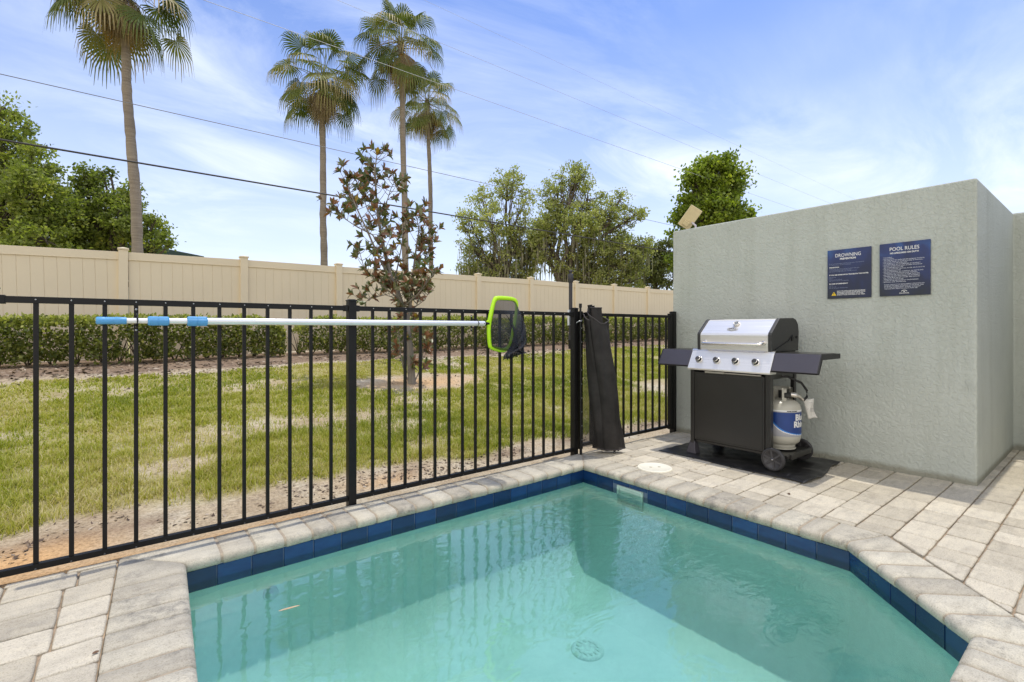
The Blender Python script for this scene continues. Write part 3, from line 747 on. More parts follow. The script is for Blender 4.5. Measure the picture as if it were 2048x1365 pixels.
sign_text(mb, 'DROWNING', c-.006, zt-.062,   .040, X_T, yl, 0, .0003, 'CENTER', 1.0, 1.18, .18)
sign_text(mb, 'PREVENTION', c-.006, zt-.085, .020, X_T, yl, 0, .0008, 'CENTER', 1.0, 1.15, .112)
mb.build('title_lettering', MAT['white'], s1, recalc=False)
mb = MB()
body = [("Drowning happens quickly and silently. Never leave a child unattended", .118, .0082, 0), ("in or near the water, not even for a moment.", .129, .0082, 0),
 ("PREVENTION", .150, .0115, 1), ("Constant adult supervision is the best prevention. Keep gates", .163, .0082, 0), ("closed and latched and never prop them open.", .173, .0082, 0), ("Learn to swim and stay within reach of young swimmers.", .183, .0082, 0),
 ("IF YOU SEE SOMEONE IN TROUBLE IN THE WATER", .213, .0115, 1), ("Shout for help", .230, .0082, 0), ("Call 911", .240, .0082, 0), ("Reach or throw, do not go", .250, .0082, 0), ("Start CPR if the person is not breathing", .260, .0082, 0),
 ("IN CASE OF EMERGENCY", .286, .0115, 1), ("Call 911", .300, .0082, 0), ("Clear the pool", .310, .0082, 0), ("Stay with the person until help arrives", .320, .0082, 0)]
for s_, dz, sz, bold in body: sign_text(mb, s_, .014, zt-dz, sz, X_T, yl, 0 if bold else 1, .0005 if bold else 0, 'LEFT', 1, 1.05, .28)
for k, s_ in enumerate(["NOT A TOY. POOLS AND SPAS ARE DANGEROUS.", "NEVER LEAVE CHILDREN ALONE NEAR WATER.", "NO DIVING. NO RUNNING. NO GLASS.", "SWIM AT YOUR OWN RISK AT ALL TIMES."]):
    sign_text(mb, s_, .07, zt-.348-.0105*k, .0105, X_T, yl, 0, .0003, 'LEFT', 1, 1.0, .20)
mb.build('body_lettering', [MAT['white'], MAT['dim_print']], s1, recalc=False)
mb = MB(); tx, tz = .048, zt-.380
mb.add([(X_T, yl-(tx-.018), tz), (X_T, yl-(tx+.018), tz), (X_T, yl-tx, tz+.032)], [(0,1,2)], 0)
mb.add([(X_T-.0008, yl-(tx-.0018), tz+.010), (X_T-.0008, yl-(tx+.0018), tz+.010), (X_T-.0008, yl-(tx+.0026), tz+.023), (X_T-.0008, yl-(tx-.0026), tz+.023)], [(0,1,2,3)], 1)
mb.add([(X_T-.0008, yl-(tx-.0018), tz+.004), (X_T-.0008, yl-(tx+.0018), tz+.004), (X_T-.0008, yl-(tx+.0018), tz+.0075), (X_T-.0008, yl-(tx-.0018), tz+.0075)], [(0,1,2,3)], 1)
mb.build('warning_triangle', [MAT['yellow'], MAT['black']], s1, recalc=False)

s2 = sign('rules_sign', 'dark blue pool rules sign with white list, closest to the wall corner', 1.219, 1.760, .310, .407, 1.9)
yl = 1.219; zt = 1.760; mb = MB()
sign_text(mb, 'POOL RULES', c, zt-.060, .0385, X_T, yl, 0, .0003, 'CENTER', 1.0, 1.2, .18)
sign_text(mb, 'NO LIFEGUARD ON DUTY!', c, zt-.084, .0165, X_T, yl, 0, .0006, 'CENTER', 1.0, 1.1, .175)
mb.build('title_lettering', MAT['white'], s2, recalc=False)
mb = MB()
rules = ["* NO DIVING.", "* NO RUNNING.", "* SHOWER MUST BE TAKEN BEFORE ENTERING THE POOL.", "* NO FOOD, DRINK OR GLASS ALLOWED IN THE POOL.", "* NO ANIMALS IN THE POOL AREA.", "* CHILDREN MUST BE ACCOMPANIED BY AN ADULT.",
 "* DO NOT ENTER IF YOU HAVE AN OPEN WOUND OR", "  ARE UNDER MEDICAL CARE.", "* DO NOT SWALLOW THE POOL WATER. NO FLOATS OR", "  INFLATABLES ALLOWED.", "* NO SOLO BATHING. NO HORSEPLAY. DO NOT BLOCK", "  WALKWAYS OR LADDERS AROUND THE POOL.",
 "* ALL PERSONS USE THE POOL AT THEIR OWN RISK.", "  OWNERS ARE NOT RESPONSIBLE FOR ACCIDENTS.", "* ALL GATES MUST BE KEPT CLOSED AND LATCHED", "  WHILE POOL IS NOT IN USE.", "* HOURS OF USE ARE POSTED AT THE ENTRANCE.", "* BATHING LOAD: FIVE PERSONS."]
for k, s_ in enumerate(rules): sign_text(mb, s_, .022, zt-.112-.0112*k, .0092, X_T, yl, 0, .0001, 'LEFT', 1, 1.05, .275)
for k, s_ in enumerate(["PLEASE CONTACT THE MANAGEMENT OFFICE FOR ANY", "PROBLEMS OR SAFETY CONCERNS AT THE POOL. CALL", "911 IN CASE OF EMERGENCY. FAILURE TO FOLLOW", "THE RULES MAY RESULT IN LOSS OF POOL USE."]):
    sign_text(mb, s_, .03, zt-.322-.0108*k, .0092, X_T, yl, 0, .0001, 'LEFT', 1, 1.05, .26)
mb.build('body_lettering', simple('soft_white_print', (.62,.64,.70), .5), s2, recalc=False)
mb = MB(); lc, lz = c, zt-.383
for k in range(8):
    a0, a1 = R(38+13*k), R(38+13*(k+1)); r0, r1 = .0205, .0245
    mb.add([(X_T, yl-(lc-r0*math.cos(a0)), lz-.006+r0*math.sin(a0)), (X_T, yl-(lc-r1*math.cos(a0)), lz-.006+r1*math.sin(a0)), (X_T, yl-(lc-r1*math.cos(a1)), lz-.006+r1*math.sin(a1)), (X_T, yl-(lc-r0*math.cos(a1)), lz-.006+r0*math.sin(a1))], [(0,1,2,3)])
mb.add([(X_T, yl-(lc+.0048*math.cos(k*math.pi/6)), lz+.005+.0038*math.sin(k*math.pi/6)) for k in range(12)], [list(range(12))])
sign_text(mb, 'SALVATOR', lc, lz-.0095, .0125, X_T, yl, 0, .0002, 'CENTER', 1.0, 1.1, .06)
mb.build('emblem', MAT['white'], s2, recalc=False)

# ------------------------------------------------------------------ black aluminium fence and gate
FY = 3.045
def part_at(me, name, parent, loc):
    o = bpy.data.objects.new(name, me); COL.objects.link(o); o.parent = parent; o.location = Vector(loc) - wloc(parent); return o
def post_mesh(w=.05, h=1.285):
    mb = MB(); mb.box(-w/2, w/2, -w/2, w/2, -.05, h-.012); mb.box(-w/2-.003, w/2+.003, -w/2-.003, w/2+.003, h-.012, h-.004); mb.box(-w/2+.004, w/2-.004, -w/2+.004, w/2-.004, h-.004, h)
    o = mb.build('post', MAT['black'], None, bevel=.002); return o
def picket_mesh(w=.018, z0=.04, z1=1.232):
    mb = MB(); mb.box(-w/2, w/2, -w/2, w/2, z0, z1); return mb.build('picket', MAT['black'], None, bevel=.0015)
def link_child(o, parent, loc): o.parent = parent; o.location = Vector(loc) - wloc(parent)
def copy_child(src, parent, loc):
    c = src.copy(); COL.objects.link(c); link_child(c, parent, loc); return c
fence = thing('metal_fence', 'black metal picket pool fence along the far pool edge', 'fence', (1.12, FY, 0))
pp = post_mesh(); kk = picket_mesh()
link_child(pp, fence, (1.122, FY, 0)); copy_child(pp, fence, (-.452, FY, 0)); copy_child(pp, fence, (3.115, FY, 0))
first = True
spans = [(-.427, 1.097), (1.147, 3.09)]
bars = [-.309 + .1186*k for k in range(12)] + [1.147 + .1145 + .1145*k for k in range(16)]
for bx in bars:
    if bx > 3.07: continue
    if first: link_child(kk, fence, (bx, FY, 0)); first = False
    else: copy_child(kk, fence, (bx, FY, 0))
for (x0, x1) in spans:
    mb = MB(); mb.box(x0, x1, FY-.0155, FY+.0155, 1.214, 1.243)
    for bx in bars:
        if x0 < bx < x1 and bx < 3.07: mb.lathe((bx, FY-.0155, 1.230), [(.0034,.0),(.0030,-.002),(0,-.0026)], 8, 1, axis='Y')
    mb.box(x0, x0+.022, FY-.0185, FY+.0185, 1.209, 1.247); mb.box(x1-.022, x1, FY-.0185, FY+.0185, 1.209, 1.247)
    mb.build('top_rail', [MAT['black'], MAT['screw']], fence, bevel=.001)
    mb = MB(); mb.box(x0, x1, FY-.0155, FY+.0155, .022, .049)
    for bx in bars:
        if x0 < bx < x1 and bx < 3.07: mb.lathe((bx, FY-.0155, .028), [(.0045,.0),(.004,-.003),(0,-.0036)], 8, 1, axis='Y')
    mb.build('bottom_rail', [MAT['black'], simple('dull_screw', (.12,.12,.12), .4, .6)], fence, bevel=.001)
# holder strips that carry the telescopic pole
for hx, z0, z1 in ((bars[3], 1.075, 1.205), (2.02, 1.08, 1.20)):
    mb = MB(); mb.box(hx-.006, hx+.006, FY-.0125, FY-.0095, z0, z1, 0)
    mb.tube([(hx, FY-.012, 1.160), (hx+.002, FY-.045, 1.172), (hx+.004, FY-.082, 1.168), (hx+.004, FY-.107, 1.138), (hx+.003, FY-.085, 1.112), (hx, FY-.05, 1.106), (hx, FY-.012, 1.112)], .0035, 6, 0)
    for zz in (z0+.018, z1-.01): mb.lathe((hx, FY-.0125, zz), [(.0055,0),(.0045,-.003),(0,-.004)], 10, 1, axis='Y')
    mb.build('pole_hook', [MAT['black'], MAT['screw']], fence)
# magnetic latch tube behind the gate post
mb = MB(); lx, ly = 3.145, FY+.075
mb.tube([(lx, ly, 1.02), (lx, ly, 1.512)], .0165, 14); mb.lathe((lx, ly, 1.512), [(.0165,0),(.023,.005),(.024,.075),(.021,.08),(.0,.08)], 18); mb.lathe((lx, ly, 1.592), [(.012,0),(.0125,.012),(.016,.016),(.0165,.030),(.012,.036),(0,.038)], 14)
mb.tube([(lx, ly, .92), (lx, ly, 1.02)], .020, 14, 1); mb.box(lx-.03, lx-.014, ly-.05, ly, 1.0, 1.04); mb.box(lx-.030, lx-.0165, ly-.012, ly+.010, 1.13, 1.27, 2)
mb.build('gate_latch', [simple('latch_grey', (.035,.031,.034), .5), MAT['black'], MAT['white']], fence)

gate = thing('metal_gate', 'narrow black metal gate between the mesh roll and the stucco wall', 'gate', (3.9, FY, 0))
gp = post_mesh(); gp.name = 'gate_post'; link_child(gp, gate, (4.617, FY, -.0)); 
mb = MB(); mb.box(3.165, 3.205, FY-.02, FY+.02, .03, 1.255); mb.build('stile', MAT['black'], gate, bevel=.002)
mb = MB(); mb.box(4.545, 4.585, FY-.02, FY+.02, .03, 1.262); mb.build('stile', MAT['black'], gate, bevel=.002)
mb = MB(); mb.box(3.205, 4.545, FY-.0155, FY+.0155, 1.214, 1.243); mb.build('top_rail', MAT['black'], gate, bevel=.001)
mb = MB(); mb.box(3.205, 4.545, FY-.0155, FY+.0155, .050, .077); mb.build('bottom_rail', MAT['black'], gate, bevel=.001)
gk = picket_mesh(z0=.07); bx = 4.49; k = 0
while bx > 3.24:
    if k == 0: link_child(gk, gate, (bx, FY, 0))
    else: copy_child(gk, gate, (bx, FY, 0))
    bx -= .1165; k += 1

# ------------------------------------------------------------------ rolled mesh safety fence leaning on the gate post
def mesh_mat(name, alpha, col=(.030,.027,.025)):
    m, nt, b = new_mat(name)
    f = tex(nt, 6, 4, .6, pos(nt))
    nt.links.new(ramp(nt, f, [(.3, tuple(c*.7 for c in col)), (.7, tuple(c*1.5 for c in col))]), b.inputs['Base Color'])
    b.inputs['Roughness'].default_value = .75; b.inputs['Specular IOR Level'].default_value = .2
    b.inputs['Alpha'].default_value = alpha; return m
roll = thing('mesh_roll', 'rolled up black mesh safety fence leaning against the fence post at the pool corner', 'safety fence', (3.30, 2.90, 0))
def rollpt(th, h, layer=0.0):
    """h 0..1 from foot to mouth; th angle"""
    top = Vector((3.285, 2.955, 1.205)); bot = Vector((3.375, 2.870, .045))
    c = bot.lerp(top, h); bend = -.012*math.sin(h*math.pi); c = c + Vector((bend, -.01*math.sin(h*math.pi), 0))
    rx = .128*(1-.12*h); ry = .066 + .018*math.sin(h*3)
    fold = 1 + .06*math.sin(2*th + 5*h + 1) + .08*math.sin(3*th - 5*h) + .06*math.sin(5*th + 6*h) + .03*math.sin(9*th - 5*h)
    r_ = (1 - layer)*fold
    ax = Vector((.7837, -.6211, 0)); ay = Vector((.6211, .7837, 0))
    return c + ax*rx*r_*math.cos(th) + ay*ry*r_*math.sin(th)
mb = MB(); nt_, nh = 90, 34; vs = []
turns = 2.15
for j in range(nh+1):
    for k in range(nt_+1):
        s = k/nt_; th = -math.pi*.95 + s*turns*2*math.pi; h = j/nh
        lay_ = .52*max(0, min(1, (.62-s)/.22))**1.2 if s > .35 else .52
        p = rollpt(th, h, lay_)
        # inner turns stand higher than the outer one
        out_ = max(0, min(1, (s-.4)/.2)); p.z += h*(.080*(1-out_) + out_*(.040*math.sin(th) - .030*math.cos(th) - .01)) - .02*(1-s)*(1-h)
        vs.append(p)
fs = []
for j in range(nh):
    for k in range(nt_): fs.append((j*(nt_+1)+k, j*(nt_+1)+k+1, (j+1)*(nt_+1)+k+1, (j+1)*(nt_+1)+k))
mb.add(vs, fs, 0, True); mb.build('mesh_fabric', mesh_mat('dense_black_mesh', .93), roll, recalc=False)
mb = MB(); top_edge = [vs[nh*(nt_+1)+k] for k in range(nt_+1)]; mb.tube(top_edge, .006, 6); HEM = simple('hem', (.05,.042,.04), .8); mb.build('mesh_hem', HEM, roll); mb = MB(); bot_edge = [vs[k] for k in range(nt_+1)]; mb.tube(bot_edge, .005, 6)
mb.build('mesh_hem', HEM, roll)
# loose single layer hanging between the end pole and the roll
mb = MB(); a_ = []
for j in range(25):
    for k in range(13):
        h = j/24; s = k/12; p0 = Vector((3.150, 2.985, .06 + 1.16*h)); p1 = rollpt(-math.pi*.93, h) ; p1 = Vector((p1.x+.03, p1.y-.02, .07+1.13*h)); p = p0.lerp(p1, s); p = p + Vector((.4,-.6,0))*.018*math.sin(s*math.pi*2+h*2); a_.append(p)
mb.add(a_, [(j*13+k, j*13+k+1, (j+1)*13+k+1, (j+1)*13+k) for j in range(24) for k in range(12)], 0, True)
mb.build('loose_mesh', mesh_mat('sheer_black_mesh', .62), roll, recalc=False)
pole_pts = [((3.135,2.985,.0),(3.135,2.99,1.285),.011), ((3.40,2.83,.01),(3.225,2.97,1.275),.0085), ((3.425,2.845,.012),(3.250,2.975,1.278),.0085), ((3.445,2.86,.012),(3.275,2.985,1.28),.0085), ((3.46,2.835,.01),(3.30,2.98,1.272),.0085)]
for k, (a, b2, r_) in enumerate(pole_pts):
    mb = MB(); a = Vector(a); b2 = Vector(b2); mb.tube([a, b2], r_*.85, 10); mb.tube([b2, b2 + (b2-a).normalized()*.035], r_*1.2, 10); mb.tube([a, a.lerp(b2, .04)], r_*1.1, 10)
    if k == 0:
        for q in range(9): 
            p = a.lerp(b2, .10 + .095*q); mb.lathe((p.x+.004, p.y-.011, p.z), [(.0035,0),(.003,-.002),(0,-.003)], 8, 1, axis='Y')
    mb.build('support_pole', [MAT['black'], MAT['screw']], roll)
mb = MB(); mb.tube([(3.14,2.975,1.175),(3.12,2.965,1.165),(3.10,2.97,1.168),(3.09,2.985,1.158),(3.085,2.99,1.15)], .0035, 6); mb.lathe((3.112,2.968,1.166), [(.008,-.002),(.008,.002)], 12, axis='Y')
mb.build('safety_hook', MAT['screw'], roll)

# ------------------------------------------------------------------ telescopic pole with leaf net, hung on the fence
PY, PZ = 2.962, 1.138
net = thing('leaf_net', 'telescopic aluminium pool pole with blue grips and lime green leaf net hung on fence', 'pool net', (1.0, PY, PZ))
mb = MB()
mb.tube([(-.0, PY, PZ), (.12, PY, PZ)], .0135, 18); mb.tube([(.10, PY, PZ), (.30, PY, PZ)], .0150, 18); mb.tube([(.28, PY, PZ), (2.085, PY, PZ)], .0185, 22)
mb.build('pole', MAT['alu'], net)
mb = MB(); pf = [(0,0),(.014,0),(.0175,.004),(.0175,.030)]
for k in range(5): pf += [(.0160,.034+.008*k),(.0178,.038+.008*k)]
pf += [(.0170,.09),(.0170,.108),(.0150,.112)]
mb.lathe((-.102, PY, PZ), pf, 24, axis='X'); mb.build('hand_grip', MAT['blue_plastic'], net)
def collar(x0, L_, r_):
    mb = MB(); nr = 26; vs = []; fs = []
    prof_ = [(0, r_*.80), (.006, r_), (L_*.47, r_*1.0), (L_*.48, r_*.93), (L_*.51, r_*.93), (L_*.52, r_), (L_-.006, r_*.98), (L_, r_*.82)]
    for (h_, rr) in prof_:
        for k in range(nr*2):
            a = math.pi*k/nr; q = rr*(1.0 if k % 2 else .945); vs.append((x0+h_, PY+q*math.cos(a), PZ+q*math.sin(a)))
    for i in range(len(prof_)-1):
        for k in range(nr*2): fs.append((i*nr*2+k, i*nr*2+(k+1)%(nr*2), (i+1)*nr*2+(k+1)%(nr*2), (i+1)*nr*2+k))
    mb.add(vs, fs, 0, False); return mb.build('locking_collar', MAT['blue_plastic'], net)
collar(.090, .086, .0225); collar(.250, .088, .0245)
mb = MB(); mb.tube([(2.085, PY, PZ), (2.125, PY, PZ)], .0145, 16); mb.tube([(2.075, PY-.019, PZ), (2.075, PY+.019, PZ)], .004, 8, 0)
mb.build('pole_tip', MAT['black'], net)
NF = [(2.135,.985),(2.128,1.06),(2.130,1.135),(2.148,1.21),(2.172,1.290),(2.190,1.322),(2.225,1.333),(2.35,1.333),(2.395,1.322),(2.415,1.290),(2.408,1.21),(2.388,1.12),(2.360,1.02),(2.325,.955),(2.27,.935),(2.19,.950),(2.15,.965)]
def yoff(x): return PY + (x-2.13)*.10
def smooth_loop(P, k=4):
    n_ = len(P); out = []
    for i in range(n_):
        p0, p1, p2, p3 = [Vector(P[(i+j-1)%n_]) for j in range(4)]
        for t in [q/k for q in range(k)]:
            out.append(.5*((2*p1)+(-p0+p2)*t+(2*p0-5*p1+4*p2-p3)*t*t+(-p0+3*p1-3*p2+p3)*t**3))
    return out
loop = smooth_loop([(x, yoff(x), z) for x, z in NF], 4)
mb = MB(); cc = Vector((2.27, yoff(2.27), 1.14)); nl = len(loop); vs = []
for p in loop:
    d = (p-cc); d.y = 0; d.normalize()
    for (u, w) in ((-.017,-.010),(.012,-.012),(.017,.006),(.0,.012),(-.018,.000)):
        vs.append(p + d*u + Vector((0,1,0))*w)
mb.add(vs, [(i*5+k, i*5+(k+1)%5, ((i+1)%nl)*5+(k+1)%5, ((i+1)%nl)*5+k) for i in range(nl) for k in range(5)], 0, True)
mb.prism([(2.108,1.125),(2.135,1.09),(2.142,1.185),(2.108,1.152)], 'Y', PY-.012, PY+.012)
mb.build('net_frame', MAT['lime_plastic'], net)
mb = MB(); vs = []; LN = 12
for j in range(LN+1):
    t = j/LN
    for i, p in enumerate(loop):
        a = 2*math.pi*i/nl
        tgt = Vector((2.235 + .045*math.cos(a), PY - .125 + .030*math.sin(a), .892 + .02*math.cos(a+1)))
        s = t**.85; q = p.lerp(tgt, s)
        bul = math.sin(min(1, t*1.1)*math.pi)*.055
        q = q + Vector((1.25*bul + .035*t*max(0, math.cos(a)), -1.5*bul, -.1*bul)) + Vector((.012*math.sin(5*a+4*t), .010*math.sin(7*a+2*t), .006*math.sin(9*a)))*min(1, t*3)
        vs.append(q)
mb.add(vs, [(j*nl+i, j*nl+(i+1)%nl, (j+1)*nl+(i+1)%nl, (j+1)*nl+i) for j in range(LN) for i in range(nl)] + [list(range(LN*nl, (LN+1)*nl))], 0, True)
mb.build('net_bag', mesh_mat('sheer_navy_net', .66, (.020,.022,.030)), net, recalc=False)

# ------------------------------------------------------------------ gas grill
GX = 3.905
grill = thing('gas_grill', 'stainless and black four burner gas grill on wheels in front of the stucco wall', 'grill', (4.2, 2.07, 0))
P0 = (3.905, .755); P1 = (3.993, .913)
mb = MB(); mb.prism([P0, (3.912,.742), (4.02,.742), (4.02,.905), (3.999,.917), P1], 'Y', 1.726, 2.430)
mb.build('control_panel', MAT['steel'], grill, bevel=.003)
mb = MB(); mb.prism([(3.9885,.9075),(3.9925,.9145),(4.004,.9215),(4.004,.910)], 'Y', 1.724, 2.432); mb.build('panel_lip', MAT['chrome'], grill)
def shelf(y0, y1, yend_back):
    mb = MB(); mb.prism([(3.914,.776), (3.922,.768), (3.94,.768), (4.005,.872), (4.35,.872), (4.35,.905), (4.0,.909), (3.992,.909)], 'Y', y0, y1)
    return mb.build('side_shelf', MAT['charcoal'], grill, bevel=.004)
shelf(2.433, 2.735, 0); shelf(1.40, 1.723, 0)
for ya, yb in ((2.44, 2.72), (1.41, 1.715)):
    mb = MB(); mb.box(4.003, 4.33, ya, yb, .909, .9115); mb.build('shelf_surface', MAT['cabinet'], grill)
for (y0, y1, ye) in ((2.433, 2.735, 2.7355), (1.40, 1.723, 1.394)):
    mb = MB(); mb.prism([(3.911,.770),(3.919,.764),(3.94,.764),(3.94,.7675)], 'Y', y0-.0005, y1+.0005)
    mb.prism([(3.912,.773),(3.992,.912),(4.354,.908),(4.354,.869),(4.008,.869),(3.942,.765),(3.92,.765)], 'Y', ye, ye+.0055)
    mb.build('shelf_trim', MAT['black_rubber'], grill)
# lid
LP = [(4.005,.915),(4.002,1.045),(4.010,1.062),(4.142,1.172),(4.165,1.181),(4.40,1.186),(4.455,1.172),(4.495,1.13),(4.508,1.07),(4.50,.915)]
mb = MB(); k1 = len(LP); y0, y1 = 1.782, 2.362
outer = [(u, y0, v) for u, v in LP] + [(u, y1, v) for u, v in LP]
mb.add(outer, [(i, i+1, k1+i+1, k1+i) for i in range(0, 5)], 0, False); mb.add(outer, [(i, i+1, k1+i+1, k1+i) for i in range(5, k1-1)], 1, False)
mb.build('lid', [MAT['steel'], MAT['lidend']], grill)
for (ya, yb) in ((1.752, 1.7815), (2.3625, 2.390)):
    mb = MB(); E = [(u + (-.006 if u < 4.2 else .004), v + (.005 if v > 1.0 else 0)) for u, v in LP]
    mb.prism(E, 'Y', ya, yb); mb.build('lid_end', MAT['lidend'], grill, bevel=.005)
mb = MB(); mb.tube([(4.06, 1.749, .935), (4.30, 1.749, 1.0), (4.36, 1.749, 1.04)], .0035, 6)
mb.lathe((4.375,1.752,1.035), [(.0,-.006),(.014,-.006),(.016,0)], 14, axis='Y'); mb.lathe((4.455,1.752,1.03), [(.006,-.004),(.011,-.006),(.013,0)], 14, axis='Y'); mb.box(4.36,4.40,1.745,1.752,1.0,1.03)
mb.build('lid_hinge', MAT['black'], grill)
# firebox under the lid
mb = MB(); mb.prism([(4.021,.75),(4.021,.914),(4.48,.914),(4.44,.75)], 'Y', 1.765, 2.375); mb.build('firebox', MAT['lidend'], grill, bevel=.004)
# handle
mb = MB(); hz_ = .972; mb.tube([(4.003,1.815,hz_+.012),(3.965,1.815,hz_+.008),(3.948,1.822,hz_),(3.943,1.84,hz_),(3.943,2.29,hz_),(3.948,2.308,hz_),(3.965,2.315,hz_+.008),(4.003,2.315,hz_+.012)], .0130, 14)
for yy in (1.815, 2.315): mb.lathe((4.0025, yy, hz_+.012), [(.019,0),(.019,-.006),(.013,-.009)], 18, axis='X')
mb.build('lid_handle', MAT['chrome'], grill)
# thermometer and badge on the sloping front of the lid
sl = Vector((.132, 0, .110)).normalized(); nrm = Vector((-sl.z, 0, sl.x)); yv = Vector((0,-1,0))
def disc(mb, c, prof_, n_=28, mi=0, arc=None, fl=1.0):
    vs = []; 
    for (r_, h_) in prof_:
        for k in range(n_):
            a = 2*math.pi*k/n_; vs.append(c + yv*r_*math.cos(a) + sl2*r_*math.sin(a) + nr2*h_)
    mb.add(vs, [(i*n_+k, i*n_+(k+1)%n_, (i+1)*n_+(k+1)%n_, (i+1)*n_+k) for i in range(len(prof_)-1) for k in range(n_)], mi, True)
sl2, nr2 = sl, nrm
tc_ = Vector((4.010,0,1.062)) + sl*.116; tc_.y = 2.082
mb = MB(); disc(mb, tc_, [(.024,0),(.026,.003),(.026,.014),(.024,.018),(.020,.018),(.0195,.016)]); mb.build('gauge_bezel', MAT['chrome'], grill)
mb = MB(); disc(mb, tc_, [(.0198,.0162),(0,.0162)]); 
a = R(120); mb.add([tc_+nrm*.0168+yv*.001+sl*-.004, tc_+nrm*.0168-yv*.001+sl*-.004, tc_+nrm*.0168+yv*(.016*math.cos(a))+sl*.016*math.sin(a)], [(0,1,2)], 1)
mb.build('gauge_dial', [simple('dial', (.16,.17,.17), .4), MAT['white']], grill)
mb = MB(); bc = Vector((4.010,0,1.062)) + sl*.052 + nrm*.0005; bc.y = 2.095
shape = [(-.045,.010),(-.038,.016),(.038,.016),(.045,.010),(.043,-.010),(.025,-.014),(0,-.023),(-.025,-.014),(-.043,-.010)]
def onlid(u, v, h): return bc + yv*u + sl*v + nrm*h
ns = len(shape); mb.add([onlid(u,v,0) for u,v in shape]+[onlid(u,v,.004) for u,v in shape]+[onlid(u*.92,v*.86,.0055) for u,v in shape], [(i,(i+1)%ns,ns+(i+1)%ns,ns+i) for i in range(ns)]+[(ns+i,ns+(i+1)%ns,2*ns+(i+1)%ns,2*ns+i) for i in range(ns)]+[list(range(2*ns,3*ns))], 0)
vs_, fs_ = text_mesh('GRILL', .021, .0008, 'CENTER', 1.05, 1.15); mb.add([onlid(u, v-.0065, .0065) for u, v in vs_], fs_, 1)
vs_, fs_ = text_mesh('EXPERT', .008, .0003, 'CENTER', 1.1, 1.1); mb.add([onlid(u, v+.021, .0012) for u, v in vs_], fs_, 1)
mb.build('badge', [simple('badge_grey', (.42,.41,.40), .5, .3), simple('badge_letters', (.10,.10,.10), .4, .3)], grill, recalc=False)
# knobs
pn = Vector((-(P1[1]-P0[1]), 0, P1[0]-P0[0])).normalized(); pu = Vector((P1[0]-P0[0], 0, P1[1]-P0[1])).normalized()
sl2, nr2 = pu, pn
for ky in (2.342, 2.180, 2.016, 1.852):
    kc = Vector((3.948, 0, .829)); kc.y = ky
    mb = MB(); disc(mb, kc, [(.031,.0),(.031,.003),(.026,.006),(.0235,.006)], 28, 0); disc(mb, kc, [(.0225,.006),(.022,.026),(.020,.028)], 28, 1); disc(mb, kc, [(.0215,.026),(.0215,.031),(.0185,.032)], 28, 0); disc(mb, kc, [(.0185,.0315),(.0,.0318)], 28, 2)
    mb.add([kc+pn*.0005+pu*-.040+yv*.002, kc+pn*.0005+pu*-.040-yv*.002, kc+pn*.0005+pu*-.036-yv*.002, kc+pn*.0005+pu*-.036+yv*.002], [(0,1,2,3)], 2)
    mb.build('burner_knob', [MAT['chrome'], MAT['black'], MAT['knobface']], grill)
# cabinet
mb = MB(); mb.box(3.928, 3.945, 1.775, 2.375, .135, .722); mb.box(3.9245, 3.9275, 1.79, 2.36, .150, .700); mb.build('front_panel', MAT['cabinet'], grill, bevel=.003)
mb = MB(); mb.tube([(3.925, 2.25, .728), (3.925, 1.80, .728)], .006, 8); mb.box(3.915,3.93,2.10,2.27,.722,.736); mb.build('door_rail', simple('worn_rail', (.34,.31,.26), .5, .5), grill)
mb = MB(); mb.box(3.925, 3.975, 1.728, 1.768, .10, .745); mb.build('upright', MAT['cabinet'], grill, bevel=.003)
mb = MB(); mb.box(3.925, 3.975, 2.378, 2.412, .02, .745); mb.build('upright', MAT['cabinet'], grill, bevel=.003)
mb = MB(); mb.box(4.36, 4.40, 1.728, 1.760, .10, .78); mb.build('upright', MAT['cabinet'], grill, bevel=.003)
mb = MB(); mb.box(4.36, 4.40, 2.378, 2.412, .02, .78); mb.build('upright', MAT['cabinet'], grill, bevel=.003)
mb = MB(); mb.box(3.976, 4.358, 1.735, 1.755, .70, .765); mb.box(3.976, 4.358, 2.384, 2.404, .10, .76); mb.box(4.380, 4.395, 1.93, 2.376, .14, .70); mb.build('side_panel', MAT['cabinet'], grill, bevel=.002)
mb = MB(); mb.box(3.947, 4.40, 1.61, 2.376, .108, .130); mb.box(3.99, 4.36, 1.60, 1.625, .095, .135); mb.build('base_shelf', MAT['cabinet'], grill, bevel=.003)
for fx in (3.95, 4.38):
    mb = MB(); a_ = [(fx-.022,2.375,.115),(fx+.026,2.375,.115),(fx+.026,2.418,.115),(fx-.022,2.418,.115),(fx-.040,2.355,.006),(fx+.040,2.355,.006),(fx+.040,2.447,.006),(fx-.040,2.447,.006)]
    mb.add(a_, [(0,1,2,3),(7,6,5,4),(0,4,5,1),(1,5,6,2),(2,6,7,3),(3,7,4,0)]); mb.build('foot', MAT['charcoal'] if fx < 4 else MAT['black_rubber'], grill, bevel=.004)
